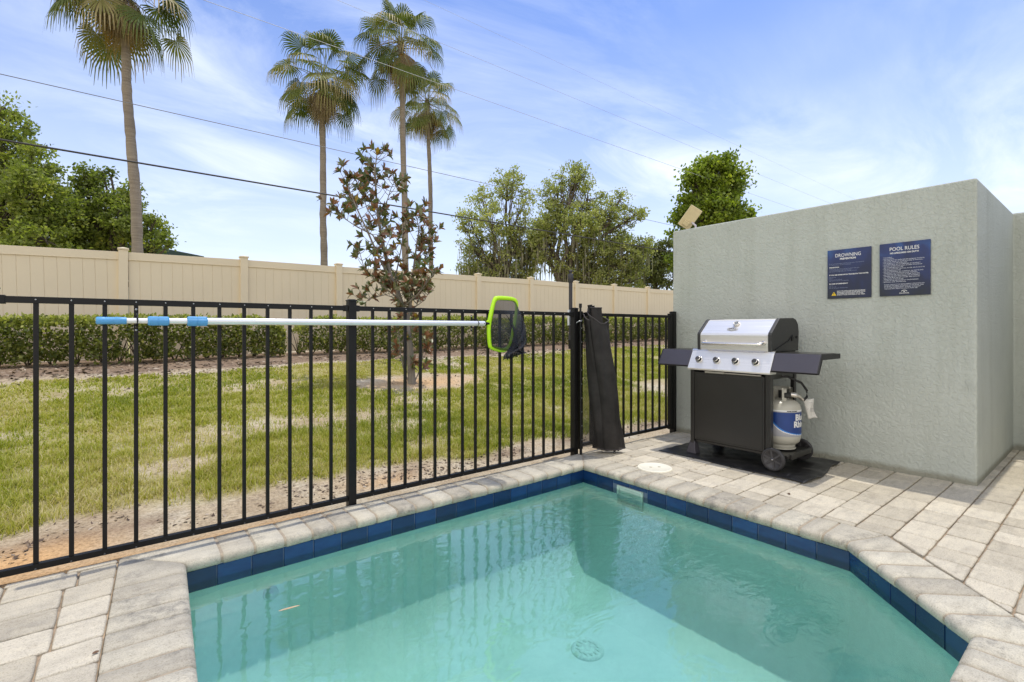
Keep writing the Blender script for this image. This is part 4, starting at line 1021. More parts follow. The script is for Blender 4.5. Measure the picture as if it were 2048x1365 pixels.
for fx in (3.905, 4.425):
    w_ = None
    mb = MB(); rr = .088; c_ = (fx, 1.70, rr+.008); sgn = -1
    mb.lathe(c_, [(.074,-.014),(.080,-.0165),(.0875,-.010),(.088,0),(.0875,.010),(.080,.0165),(.074,.014),(.072,.0),(.074,-.014)], 40, axis='X')
    wh = mb.build('wheel', simple('wheel_rubber', (.035,.033,.033), .55, 0, .2), grill)
    mb = MB(); mb.lathe(c_, [(.074,-.008),(.074,.008),(.0,.009)], 36, axis='X'); mb.lathe(c_, [(.0735,-.010),(.066,-.013),(.064,-.006),(.0,-.006)], 36, axis='X')
    for k in range(6):
        a = k*math.pi/3 + .35; ca, sa = math.cos(a), math.sin(a); na = (-sa, ca); q = []
        for (r0, w) in ((.010,.0075),(.066,.0052)):
            for s in (-1, 1): q.append((c_[1]+ca*r0+na[0]*w*s, c_[2]+sa*r0+na[1]*w*s))
        q = [q[0], q[1], q[3], q[2]]; mb.prism(q, 'X', fx-.0125, fx-.005)
    mb.lathe(c_, [(0,-.020),(.006,-.019),(.012,-.015),(.014,-.006)], 16, axis='X')
    rim = mb.build('rim', simple('wheel_grey', (.055,.052,.053), .5, 0, .15), None); rim.parent = wh; rim.location = -wloc(wh)
    mb = MB(); mb.lathe(c_, [(0,-.0225),(.004,-.0215),(.005,-.019)], 12, axis='X'); bo = mb.build('bolt', MAT['chrome'], None); bo.parent = wh; bo.location = -wloc(wh)
mb = MB(); mb.tube([(3.92,1.70,.096),(4.41,1.70,.096)], .008, 10); mb.build('axle', MAT['black'], grill)
mb = MB(); mb.tube([(4.10,1.80,.73),(4.17,1.70,.715),(4.27,1.64,.665),(4.325,1.62,.60),(4.325,1.62,.55),(4.300,1.636,.520)], .0095, 10); mb.build('gas_hose', MAT['black_rubber'], grill)

# propane tank
TC = (4.185, 1.765); TR_ = .147
tank = thing('gas_cylinder', 'white propane gas cylinder with blue label standing under the grill shelf', 'gas cylinder', (TC[0], TC[1], .13))
mb = MB(); mb.lathe((TC[0], TC[1], 0), [(.0,.165),(.06,.165),(.11,.178),(.136,.200),(TR_-.002,.232),(TR_,.262),(TR_,.400),(TR_,.455),(TR_-.004,.470),(.135,.498),(.105,.522),(.06,.536),(.03,.540),(0,.541)], 56)
mb.build('vessel', MAT['tank'], tank)
mb = MB(); mb.lathe((TC[0], TC[1], 0), [(.100,.142),(.104,.142),(.106,.176),(.102,.190)], 48); mb.lathe((TC[0], TC[1], 0), [(.110,.142),(.110,.146),(.10,.146)], 48); mb.build('foot_ring', MAT['tank'], tank)
mb = MB(); mb.lathe((TC[0], TC[1], 0), [(.088,.522),(.090,.60),(.088,.625),(.084,.625),(.084,.60),(.084,.522)], 32, a0=R(-60), a1=R(175)); mb.lathe((TC[0], TC[1], 0), [(.088,.522),(.090,.60),(.088,.625),(.084,.625),(.084,.60),(.084,.522)], 12, a0=R(-150), a1=R(-128))
mb.build('collar', MAT['tank'], tank)
mb = MB(); mb.box(TC[0]-.055, TC[0]-.015, TC[1]-.075, TC[1]-.045, .545, .615); mb.tube([(TC[0],TC[1],.54),(TC[0],TC[1],.60)], .016, 12); mb.tube([(TC[0],TC[1],.575),(TC[0]+.0,TC[1]-.06,.575)], .014, 12); mb.lathe((TC[0]-.035,TC[1]-.06,.58), [(.0,-.03),(.032,-.03),(.034,-.02),(.034,.01),(0,.012)], 18)
mb.build('valve', simple('valve_dark', (.03,.029,.025), .5, .3), tank)
mb = MB(); mb.tube([(TC[0]+.0,TC[1]-.055,.575),(TC[0]+.03,TC[1]-.095,.568),(TC[0]+.07,TC[1]-.115,.555),(TC[0]+.115,TC[1]-.125,.525)], [.017,.021,.016,.012], 14); mb.build('regulator', MAT['chrome'], tank)
# printed sleeve round the vessel
mb = MB(); NA, NZ = 150, 64; th_c = math.atan2(-TC[1], -TC[0]); z0_, z1_ = .236, .458
def sleeve_mi(u, z):      # u: metres of arc to the right of the side facing the pool
    s = (u+.10)
    if z > .446: return 1
    if z > .441: return 2
    if z < .244: return 1
    curve = .425 - .160*(1-math.exp(-max(0, u+.085)/.075))
    if z > curve: return 0
    if z > curve - .012*(1.6-min(1, max(0, (u+.12)/.2))): return 3
    if z > curve - .020*(1.6-min(1, max(0, (u+.12)/.2))): return 1
    return 4
vs = []
def srad(z): return TR_ + .0012 if .262 <= z <= .455 else TR_ - .0016*((.262-z)/.008)**.8 + .0012 if z < .262 else TR_-.0003
for j in range(NZ+1):
    for k in range(NA+1):
        th = th_c - 1.6 + 3.2*k/NA; z = z0_ + (z1_-z0_)*j/NZ; r_ = srad(z); vs.append((TC[0]+r_*math.cos(th), TC[1]+r_*math.sin(th), z))
for j in range(NZ):
    for k in range(NA):
        u = (-1.6 + 3.2*(k+.5)/NA)*TR_; z = z0_+(z1_-z0_)*(j+.5)/NZ
        mb.f.append([j*(NA+1)+k, j*(NA+1)+k+1, (j+1)*(NA+1)+k+1, (j+1)*(NA+1)+k]); mb.m.append(sleeve_mi(u, z)); mb.s.append(True); mb.r.append(.5)
mb.v = vs
mb.build('printed_sleeve', [MAT['logo_blue'], MAT['white'], MAT['grey_print'], MAT['sky_blue'], MAT['grey_print']], tank, recalc=False)
mb = MB()
def ctext(s_, u0, z, size, mi, bold=0, width=1.0):
    vs_, fs_ = text_mesh(s_, size, bold, 'LEFT', 1.0, width)
    r_ = TR_ + .0026; mb.add([(TC[0]+r_*math.cos(th_c+(u0+u)/TR_), TC[1]+r_*math.sin(th_c+(u0+u)/TR_), z+v) for u, v in vs_], fs_, mi)
ctext('Blue', .112, .380, .066, 0, .003, 1.0); ctext('Rhino', .098, .326, .064, 0, .003, 1.0)
mb.build('brand_lettering', MAT['white'], tank, recalc=False); mb = MB()
ctext('HOME DELIVERY', .045, .4485, .0088, 1, .0006, 1.3); ctext('HOME DELIVERY', -.15, .4485, .0088, 1, .0006, 1.3)
mb.build('sleeve_lettering', [MAT['white'], MAT['black']], tank, recalc=False)
# paper tag on the hose
ptag = thing('paper_tag', 'crumpled white paper instruction tag hanging from the gas hose', 'tag', (4.33, 1.585, .40))
mb = MB(); vs = []
tr = Vector((.7837,-.6211,0)); tn = Vector((-.6211,-.7837,0))
for j in range(13):
    for k in range(9):
        u = k/8-.5; v = j/12; p = Vector((4.322,1.600,.535)) + tr*(u*.072 + v*.022 - .01*math.sin(v*4)) + Vector((0,0,-.158*v + .012*u)) + tn*(.012*math.sin(v*5+u*2)+.010*math.cos(u*6+v*2)); vs.append(p)
mb.add(vs, [(j*9+k, j*9+k+1, (j+1)*9+k+1, (j+1)*9+k) for j in range(12) for k in range(8)], 0, True)
o = mb.build('tag_sheet', MAT['paper'], ptag, recalc=False); sm = o.modifiers.new('Solidify', 'SOLIDIFY'); sm.thickness = .0008
mb = MB()
for (v, w) in ((.18,.03),(.46,.045),(.50,.06),(.545,.058),(.59,.05),(.635,.056)):
    p = Vector((4.322,1.600,.535)) + tr*(v*.022-.01*math.sin(v*4)) + Vector((0,0,-.158*v)) + tn*(.012*math.sin(v*5)+.0115); mb.add([p-tr*w/2, p+tr*w/2, p+tr*w/2+Vector((0,0,.002)), p-tr*w/2+Vector((0,0,.002))], [(0,1,2,3)])
mb.build('tag_print', simple('grey_ink', (.28,.27,.26), .8), ptag, recalc=False)

# grill mat
def mat_mat():
    m, nt, b = new_mat('diamond_plate_vinyl')
    p = pos(nt, (1,1,1), (0,0,R(45)))
    w1 = N(nt, 'ShaderNodeTexChecker'); nt.links.new(p, w1.inputs[0]); w1.inputs['Scale'].default_value = 75
    br = N(nt, 'ShaderNodeTexVoronoi'); nt.links.new(p, br.inputs['Vector']); br.inputs['Scale'].default_value = 60; br.inputs['Randomness'].default_value = 0.0
    h = ramp(nt, br.outputs['Distance'], [(.2, 1.0), (.45, 0.0)])
    f = tex(nt, 7, 5, .65, pos(nt), .5)
    scuff = ramp(nt, tex(nt, 1, 6, .75, pos(nt, (4, 26, 1)), 1.0), [(.57, 0.0), (.68, 1.0)])
    c = mix(nt, math_(nt, 'MULTIPLY', scuff, .55), ramp(nt, f, [(.3, (.010,.0095,.009)), (.7, (.026,.024,.022))]), (.20,.19,.175))
    nt.links.new(c, b.inputs['Base Color']); b.inputs['Roughness'].default_value = .38
    bump(nt, b, math_(nt, 'ADD', math_(nt, 'MULTIPLY', h, .4), math_(nt, 'MULTIPLY', f, 1.0)), .5, .006); return m
xs_ = np.linspace(3.775, 4.575, 60); ys_ = np.linspace(1.435, 2.63, 90)
X, Y = np.meshgrid(xs_, ys_, indexing='ij')
Xw = X + .035*(Y-2.0)*0 - .04*np.clip((1.62-Y)/.2, 0, 1)*np.clip((X-4.3)/.3, 0, 1) + .012*np.sin(Y*9)*np.clip((3.9-X)/.15, 0, 1)
Yw = Y + .05*(X-4.2)*0 - .03*np.sin((X-3.77)*7)*np.clip((1.7-Y)/.3, 0, 1)
Z = .006 + .010*np.abs(np.sin(Y*11 + .5*np.sin(X*5)))**3*np.clip((1.72-Y)/.3, 0, 1) + .014*np.clip((1.66-Y)/.2, 0, 1)*np.clip(np.sin(X*13+1), 0, 1)*1.0 + .016*np.clip((X-4.47)/.1, 0, 1)*np.clip((1.7-Y)/.2, 0, 1) + .002*np.sin(X*40)*np.sin(Y*23) + .002
v = np.stack([Xw.ravel(), Yw.ravel(), Z.ravel()], 1); ny = len(ys_)
I, J = np.meshgrid(np.arange(59), np.arange(89), indexing='ij'); I = I.ravel(); J = J.ravel()
gm_ = np_mesh('grill_mat', v, np.stack([I*ny+J, (I+1)*ny+J, (I+1)*ny+J+1, I*ny+J+1], 1), mat_mat(), smooth=True)
sm = gm_.modifiers.new('Solidify', 'SOLIDIFY'); sm.thickness = .004
tag(gm_, 'black diamond patterned vinyl mat lying wrinkled under the grill', 'mat')

# skimmer lid in the deck
sk = thing('skimmer_lid', 'round cream plastic skimmer lid set in the pavers by the pool edge', 'lid', (3.285, 2.33, 0))
mb = MB(); mb.lathe((3.285, 2.33, 0), [(.134,-.01),(.134,.004),(.130,.008),(.120,.008),(.118,.0065),(.0,.0085)], 48); mb.build('disc', MAT['cream_plastic'], sk)
recess = simple('lid_recess', (.42,.38,.26), .6)
for fx_, fy_ in ((3.255, 2.345), (3.315, 2.31)):
    mb = MB(); mb.lathe((fx_, fy_, 0), [(0,.0095),(.011,.0093),(.012,.008)], 14); mb.build('finger_hole', recess, sk)
lf = MB(); 
def dry_leaf(name, label, c, ang, L_, w_, mat, z):
    mb = MB(); ca, sa = math.cos(ang), math.sin(ang); top_, bot_ = [], []
    for k in range(9):
        t = k/8; ww = w_*math.sin(math.pi*min(1, t*1.02))**.8+.0003; cz = z + .006*abs(t-.5)**1.5
        bx_, by_ = c[0]+ca*(t-.5)*L_, c[1]+sa*(t-.5)*L_ + .006*math.sin(t*3)
        top_.append((bx_-sa*ww, by_+ca*ww, cz+.002)); bot_.append((bx_+sa*ww, by_-ca*ww, cz))
    vs = []; 
    for a_, b__ in zip(top_, bot_): vs += [a_, b__]
    mb.add(vs, [(2*k, 2*k+1, 2*k+3, 2*k+2) for k in range(8)], 0, True); o = mb.build(name, mat, None, recalc=False)
    s_ = o.modifiers.new('Solidify', 'SOLIDIFY'); s_.thickness = .0006; tag(o, label, 'leaf'); return o
tan = simple('dry_leaf', (.50,.36,.22), .7, 0, .2, 60); brown = simple('brown_leaf', (.13,.07,.035), .8, 0, .2, 60)
dry_leaf('floating_leaf', 'long tan dry leaf floating on the pool water', (.565, 2.275), R(-8), .085, .0045, tan, WATER_Z+.001)
dry_leaf('fallen_leaf', 'curled brown leaf on the pavers to the right of the pool', (3.46, 1.40), R(20), .028, .009, brown, .004)
dry_leaf('fallen_leaf', 'narrow tan leaf lying on the far pool coping', (.93, 2.93), R(20), .09, .003, tan, .004)
dry_leaf('fallen_leaf', 'tiny brown leaf on the pavers between skimmer lid and mesh roll', (3.42, 2.66), R(60), .022, .007, brown, .004)
dry_leaf('fallen_leaf', 'small tan leaf on the pavers just right of the skimmer lid', (3.50, 2.10), R(100), .024, .006, tan, .004)
dry_leaf('fallen_leaf', 'tiny brown leaf on the paving left of the pool', (-.075, 2.17), R(10), .018, .006, brown, .004)

# ------------------------------------------------------------------ cream vinyl fence on top of the bank
VY = 10.7; PW = 1.835
vf = thing('vinyl_fence', 'tall cream vinyl privacy fence along the top of the grassy bank', 'fence', (4, VY, .6))
def top_z(k): 
    x = -.01 + PW*k
    tab = [(-2,2.40),(-.01,2.447),(1.83,2.475),(3.67,2.487),(5.5,2.51),(7.3,2.525),(9.2,2.55),(11,2.548),(12.8,2.557),(14.7,2.565),(18,2.59),(40,2.75)]
    return float(np.interp(x, [t[0] for t in tab], [t[1] for t in tab]))
def vpost():
    mb = MB(); mb.box(-.065,.065,-.065,.065,-.2-1.9,0.0); o = mb.build('post', MAT['vinyl'], None, bevel=.004)
    return o
def vcap():
    mb = MB(); mb.box(-.078,.078,-.078,.078,0,.028); mb.add([(-.07,-.07,.028),(.07,-.07,.028),(.07,.07,.028),(-.07,.07,.028),(0,0,.05)], [(0,1,4),(1,2,4),(2,3,4),(3,0,4)]); return mb.build('post_cap', MAT['vinyl'], None, bevel=.003)
def vpanel(slope):
    """tongue-and-groove boards, top and bottom rail; stands between two posts"""
    mb = MB(); L_ = PW-.13; nb = 11; w = L_/nb
    for i in range(nb):
        x0 = .065+i*w; mb.box(x0+.002, x0+w-.002, -.011, .011, -1.80, -.155)
        mb.box(x0-.002, x0+.002, -.0085, .0085, -1.80, -.155)
    mb.box(.066, PW-.066, -.024, .024, -.16, -.035); mb.box(.066, PW-.066, -.024, .024, -1.84, -1.70); mb.box(.066, PW-.066, -.029, .029, -.171, -.160)
    me = mb.build('panel', MAT['vinyl'], None, bevel=.002); return me
vp, vc, vq = vpost(), vcap(), vpanel(0)
for k in range(-3, 22):
    x = -.01+PW*k; z = top_z(k); zn = top_z(k+1)
    if k == -3: P_, C_, Q_ = vp, vc, vq
    else: P_, C_, Q_ = vp.copy(), vc.copy(), vq.copy(); [COL.objects.link(q) for q in (P_, C_, Q_)]
    P_.parent = vf; P_.location = Vector((x, VY, z)) - wloc(vf)
    C_.parent = P_; C_.location = (0,0,0)
    Q_.parent = vf; Q_.location = Vector((x, VY, (z+zn)/2-.0)) - wloc(vf); Q_.rotation_euler = (0, -math.atan2(zn-z, PW), 0); Q_.location.z = z - wloc(vf).z + .0

# ------------------------------------------------------------------ foliage builders
def leafcloud(centers, L, Wd, up_bias=.2, fold=0.0):
    c = np.asarray(centers); m = len(c); d = rng.normal(size=(m,3)); d[:,2] += up_bias; d /= np.linalg.norm(d, axis=1)[:,None]
    r_ = rng.normal(size=(m,3)); s = np.cross(d, r_); s /= np.linalg.norm(s, axis=1)[:,None]
    l = (L*rng.uniform(.65, 1.3, m))[:,None]; w = (Wd*rng.uniform(.7, 1.25, m))[:,None]
    v = np.stack([c, c+d*l*.45-s*w, c+d*l, c+d*l*.45+s*w], 1).reshape(-1,3)
    return v, np.arange(m*4).reshape(-1,4)
def hedge(name, label, x0, x1, zh, seed, n_):
    rg = np.random.default_rng(seed)
    t = thing(name, label, 'hedge', ((x0+x1)/2, 9.75, float(gz((x0+x1)/2, 9.75))))
    x = rg.uniform(x0, x1, n_); xx = np.concatenate([x])
    yc = 9.72; dep = .42
    a = rg.uniform(0, 1, n_)
    # stay close to the skin of the hedge: front face, top, and some inner leaves
    side = rg.random(n_)
    bulge = .07*(fbm(x, x*0, 1.4, 61, 3)-.5)*2
    hgt = zh + (fbm(x, x*0, .8, 62, 3)-.5)*.16; ends = np.minimum(1, np.minimum((x-x0), (x1-x))/.45)**.5; hgt = hgt*(.62+.38*ends)
    zrel = np.where(side < .62, rg.uniform(.10, 1, n_), 1 - np.abs(rg.normal(0, .06, n_)))
    yrel = np.where(side < .62, -1 + np.abs(rg.normal(0, .14, n_)), rg.uniform(-1, .8, n_))
    yrel = yrel*(.75+.25*ends)*(1-.28*np.clip(.35-zrel, 0, 1)/.35)*(1-.15*np.clip(zrel-.8,0,1)/.2)
    y = yc + yrel*dep*(1+bulge) + rg.normal(0, .022, n_)
    lump = (fbm(x*1.0, zrel*2+5, 3.2, 63, 3)-.5)*.20; y = y + lump
    z = gz(x, y) + zrel*hgt + rg.normal(0, .02, n_)
    hole_ = fbm(x, zrel*1.2, 4.2, 64, 3)
    keep = (hole_ > .30) | (side > .62)
    keep &= in_view(x, y, 1.2); c = np.stack([x, y, z], 1)[keep]
    v, q = leafcloud(c, .058, .019, .5)
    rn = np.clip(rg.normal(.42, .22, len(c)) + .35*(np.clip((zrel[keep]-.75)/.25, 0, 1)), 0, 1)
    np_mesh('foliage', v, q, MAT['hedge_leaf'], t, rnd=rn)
    mb = MB(); k = x0+.08
    while k < x1:
        if in_view(np.array([k]), np.array([yc]), 1.2)[0]:
            bz = float(gz(k, yc))
            for j in range(5):
                tx, ty = random.uniform(-.28,.28), random.uniform(-.30,.22); hh = random.uniform(.4,.8)*zh
                mb.tube([(k, yc, bz-.03), (k+tx*.4, yc+ty*.4, bz+hh*.45), (k+tx, yc+ty, bz+hh)], [.011,.007,.003], 5)
        k += random.uniform(.2,.3)
    mb.build('stems', MAT['bark'], t)
hedge('hedge', 'left clipped green hedge in front of the cream fence, ending at the bare gap', -3.2, 2.27, .66, 3, 27000)
hedge('hedge', 'right clipped green hedge running from the bare gap to the stucco wall', 2.50, 24, .68, 5, 66000)

def blob_points(blobs, n_, rg, shell=.45, clusters=0, csize=.25):
    vol = np.array([b[3]*b[4]*b[5] for b in blobs])**.75; pr = vol/vol.sum()
    nc = clusters; which = rg.choice(len(blobs), nc, p=pr)
    d = rg.normal(size=(nc,3)); d /= np.linalg.norm(d, axis=1)[:,None]; r_ = rg.uniform(shell, 1.0, nc)**.6
    B = np.array(blobs)[which]; cc = B[:, :3] + d*B[:, 3:6]*r_[:,None]
    wc = rg.integers(0, nc, n_); size = csize*rg.uniform(.5, 1.3, nc)
    p = cc[wc] + rg.normal(size=(n_,3))*size[wc][:,None]*np.array([1,1,.62])
    tone = rg.normal(0, .12, nc)[wc]
    return p, cc, tone
def limb(mb, a, b, r0, r1, wig, n_=5):
    a, b = Vector(a), Vector(b); L_ = (b-a).length; pts = []
    for k in range(n_+1):
        t = k/n_; p = a.lerp(b, t) + Vector((random.uniform(-1,1), random.uniform(-1,1), random.uniform(-.5,.8)))*wig*L_*math.sin(math.pi*t); pts.append(p)
    mb.tube(pts, [r0+(r1-r0)*k/n_ for k in range(n_+1)], 7); return pts
def tree(name, label, cat, base, fork_h, blobs, nleaf, L, Wd, mat, r0=.25, seed=1, clusters=200, csize=.3, shell=.35, twigs=2, tone0=.45, moss=0, group=None, barkm='bark'):
    rg = np.random.default_rng(seed); random.seed(seed)
    t = thing(name, label, cat, base, group)
    mb = MB(); base = Vector(base); fork = base + Vector((random.uniform(-.1,.1)*fork_h, random.uniform(-.1,.1)*fork_h, fork_h))
    limb(mb, base - Vector((0,0,.3)), fork, r0*1.15, r0*.8, .04)
    p, cc, tone = blob_points(blobs, nleaf, rg, shell, clusters, csize)
    for b in blobs:
        c = Vector(b[:3]); pts = limb(mb, fork, c, r0*.5, r0*.14, .07, 6)
        mine = [q for q in cc if (Vector(q)-c).length < max(b[3:6])*1.1]
        for q in mine[:: max(1, int(len(mine)/ (10*twigs)))]:
            s_ = pts[random.randint(3, 6)]; limb(mb, s_, q, r0*.10, r0*.025, .09, 3)
    mb.build('trunk', MAT[barkm], t)
    v, q = leafcloud(p, L, Wd, .15); zmin, zmax = p[:,2].min(), p[:,2].max()
    rn = np.clip(tone0 + tone + rg.normal(0, .16, len(p)), 0, 1)
    np_mesh('crown', v, q, mat, t, rnd=rn)
    if moss:
        low = cc[cc[:,2] < np.quantile(cc[:,2], .55)]; ms_v = []; k = 0
        sel = low[rg.integers(0, len(low), moss)]; x, y, z = sel.T; x = x+rg.normal(0,.25,moss); y = y+rg.normal(0,.25,moss)
        hh = rg.uniform(.4, 1.7, moss); w = rg.uniform(.02, .06, moss); a = rg.uniform(0, np.pi, moss)
        dx, dy = np.cos(a)*w, np.sin(a)*w; sx = rg.normal(0,.06,moss)
        v = np.stack([np.stack([x-dx*.5, y-dy*.5, z],1), np.stack([x+dx*.5, y+dy*.5, z],1), np.stack([x+dx+sx, y+dy, z-hh*.5],1), np.stack([x-dx+sx, y-dy, z-hh*.5],1), np.stack([x+dx*.1+sx, y, z-hh],1), np.stack([x-dx*.1+sx, y, z-hh],1)],1).reshape(-1,3)
        ix = np.arange(moss)[:,None]*6; q = np.concatenate([ix+np.array([0,1,2,3]), ix+np.array([3,2,4,5])])
        np_mesh('hanging_moss', v, q, MAT['moss'], t, rnd=np.tile(rg.random(moss), 2))
    return t
def B(px, py, r_px, depth, ry=None, dd=0.0, flat=1.0):
    p = at(px, py, depth+dd); r_ = r_px*depth/F; return (p.x, p.y, p.z, r_, r_, (ry if ry else r_px)*depth/F*flat)
def ground_at(px, depth):
    p = at(px, 658, depth); return (p.x, p.y, .55)
# trees left behind the fence
D = 19
tree('oak_tree', 'large leafy oak at the left edge behind the cream fence', 'tree', ground_at(-10, D), 2.6,
     [B(-10,255,52,D), B(5,330,62,D,dd=.6), B(70,385,58,D,dd=-.5), B(20,430,75,D), B(115,430,55,D,dd=.8), B(-60,420,80,D), B(60,330,42,D), B(90,480,60,D,dd=-.6), B(8,215,24,D), B(0,510,60,D)],
     30000, .15, .045, MAT['oak'], .30, 21, 420, .22, .30, 2, .48)
D = 21
tree('oak_tree', 'low spreading oak around the thick left palm trunk', 'tree', ground_at(200, D), 1.6,
     [B(165,395,36,D), B(195,370,26,D,dd=.4), B(160,450,50,D,dd=.5), B(215,420,38,D), B(250,400,24,D), B(250,450,36,D,dd=-.6), B(295,455,28,D,dd=.5), B(190,490,48,D), B(290,490,36,D), B(320,482,16,D), B(172,348,13,D), B(205,345,12,D), B(222,352,10,D), B(262,368,11,D), B(338,492,8,D), B(312,440,10,D)],
     21000, .155, .044, MAT['oak'], .24, 22, 230, .20, .30, 2, .46)
# mossy oaks in the middle distance
D = 31
tree('mossy_oak', 'sparse mossy oak with thin grey limbs left of the black latch pole', 'tree', ground_at(1010, D), 3.0,
     [B(1015,370,34,D), B(965,400,30,D,dd=.8), B(1050,400,30,D), B(940,440,26,D), B(985,450,40,D,dd=-.8), B(1035,460,36,D), B(950,500,34,D), B(1010,520,40,D), B(975,550,40,D), B(1060,500,36,D,dd=1), B(1055,545,36,D,dd=1), B(935,540,22,D), B(925,450,14,D)],
     17000, .145, .050, MAT['oak_pale'], .24, 31, 430, .20, .28, 3, .58, moss=560)
tree('mossy_oak', 'broad mossy oak with a dark crooked trunk right of the sparse oak', 'tree', ground_at(1125, D), 3.2,
     [B(1150,355,28,D), B(1115,385,34,D,dd=.8), B(1175,400,36,D), B(1100,440,36,D), B(1160,450,44,D,dd=-1), B(1210,430,32,D), B(1240,400,22,D), B(1270,430,24,D), B(1235,470,38,D,dd=.8), B(1190,505,48,D), B(1085,500,38,D), B(1250,520,40,D), B(1140,530,40,D), B(1200,560,44,D), B(1260,565,40,D), B(1080,450,30,D,dd=1), B(1285,490,22,D), B(1160,345,14,D)],
     35000, .145, .050, MAT['oak_pale'], .34, 32, 640, .21, .26, 3, .48, moss=600)
D = 38
tree('oak_tree', 'dark low oak at the far right end of the cream fence', 'tree', ground_at(1310, D), 2.2,
     [B(1300,520,30,D), B(1330,500,26,D), B(1280,555,30,D), B(1325,550,34,D), B(1365,530,30,D), B(1300,490,14,D)], 9000, .2, .065, MAT['dark_leaf'], .28, 33, 170, .3, .3, 2, .5)
D = 27
tree('broadleaf_tree', 'dense rounded bright green tree rising above the stucco wall', 'tree', ground_at(1425, D), 2.5,
     [B(1432,345,30,D), B(1405,375,32,D), B(1460,375,30,D), B(1430,420,48,D), B(1385,440,32,D), B(1480,430,24,D), B(1365,470,26,D), B(1440,470,50,D), B(1375,520,34,D), B(1440,540,60,D), B(1415,330,14,D), B(1449,325,14,D), B(1472,352,18,D), B(1392,352,18,D), B(1490,445,18,D), B(1372,405,16,D)],
     30000, .19, .075, MAT['bright_leaf'], .25, 34, 300, .24, .45, 2, .45)
# distant scrub seen at the foot of the sparse oak
D = 45
tree('shrub', 'low dark green shrub left of the sparse oak above the fence', 'shrub', ground_at(945, D), 1.2, [B(950,545,12,D), B(965,552,14,D), B(935,556,8,D)], 1600, .2, .06, MAT['dark_leaf'], .12, 36, 40, .25, .3, 1, .5)

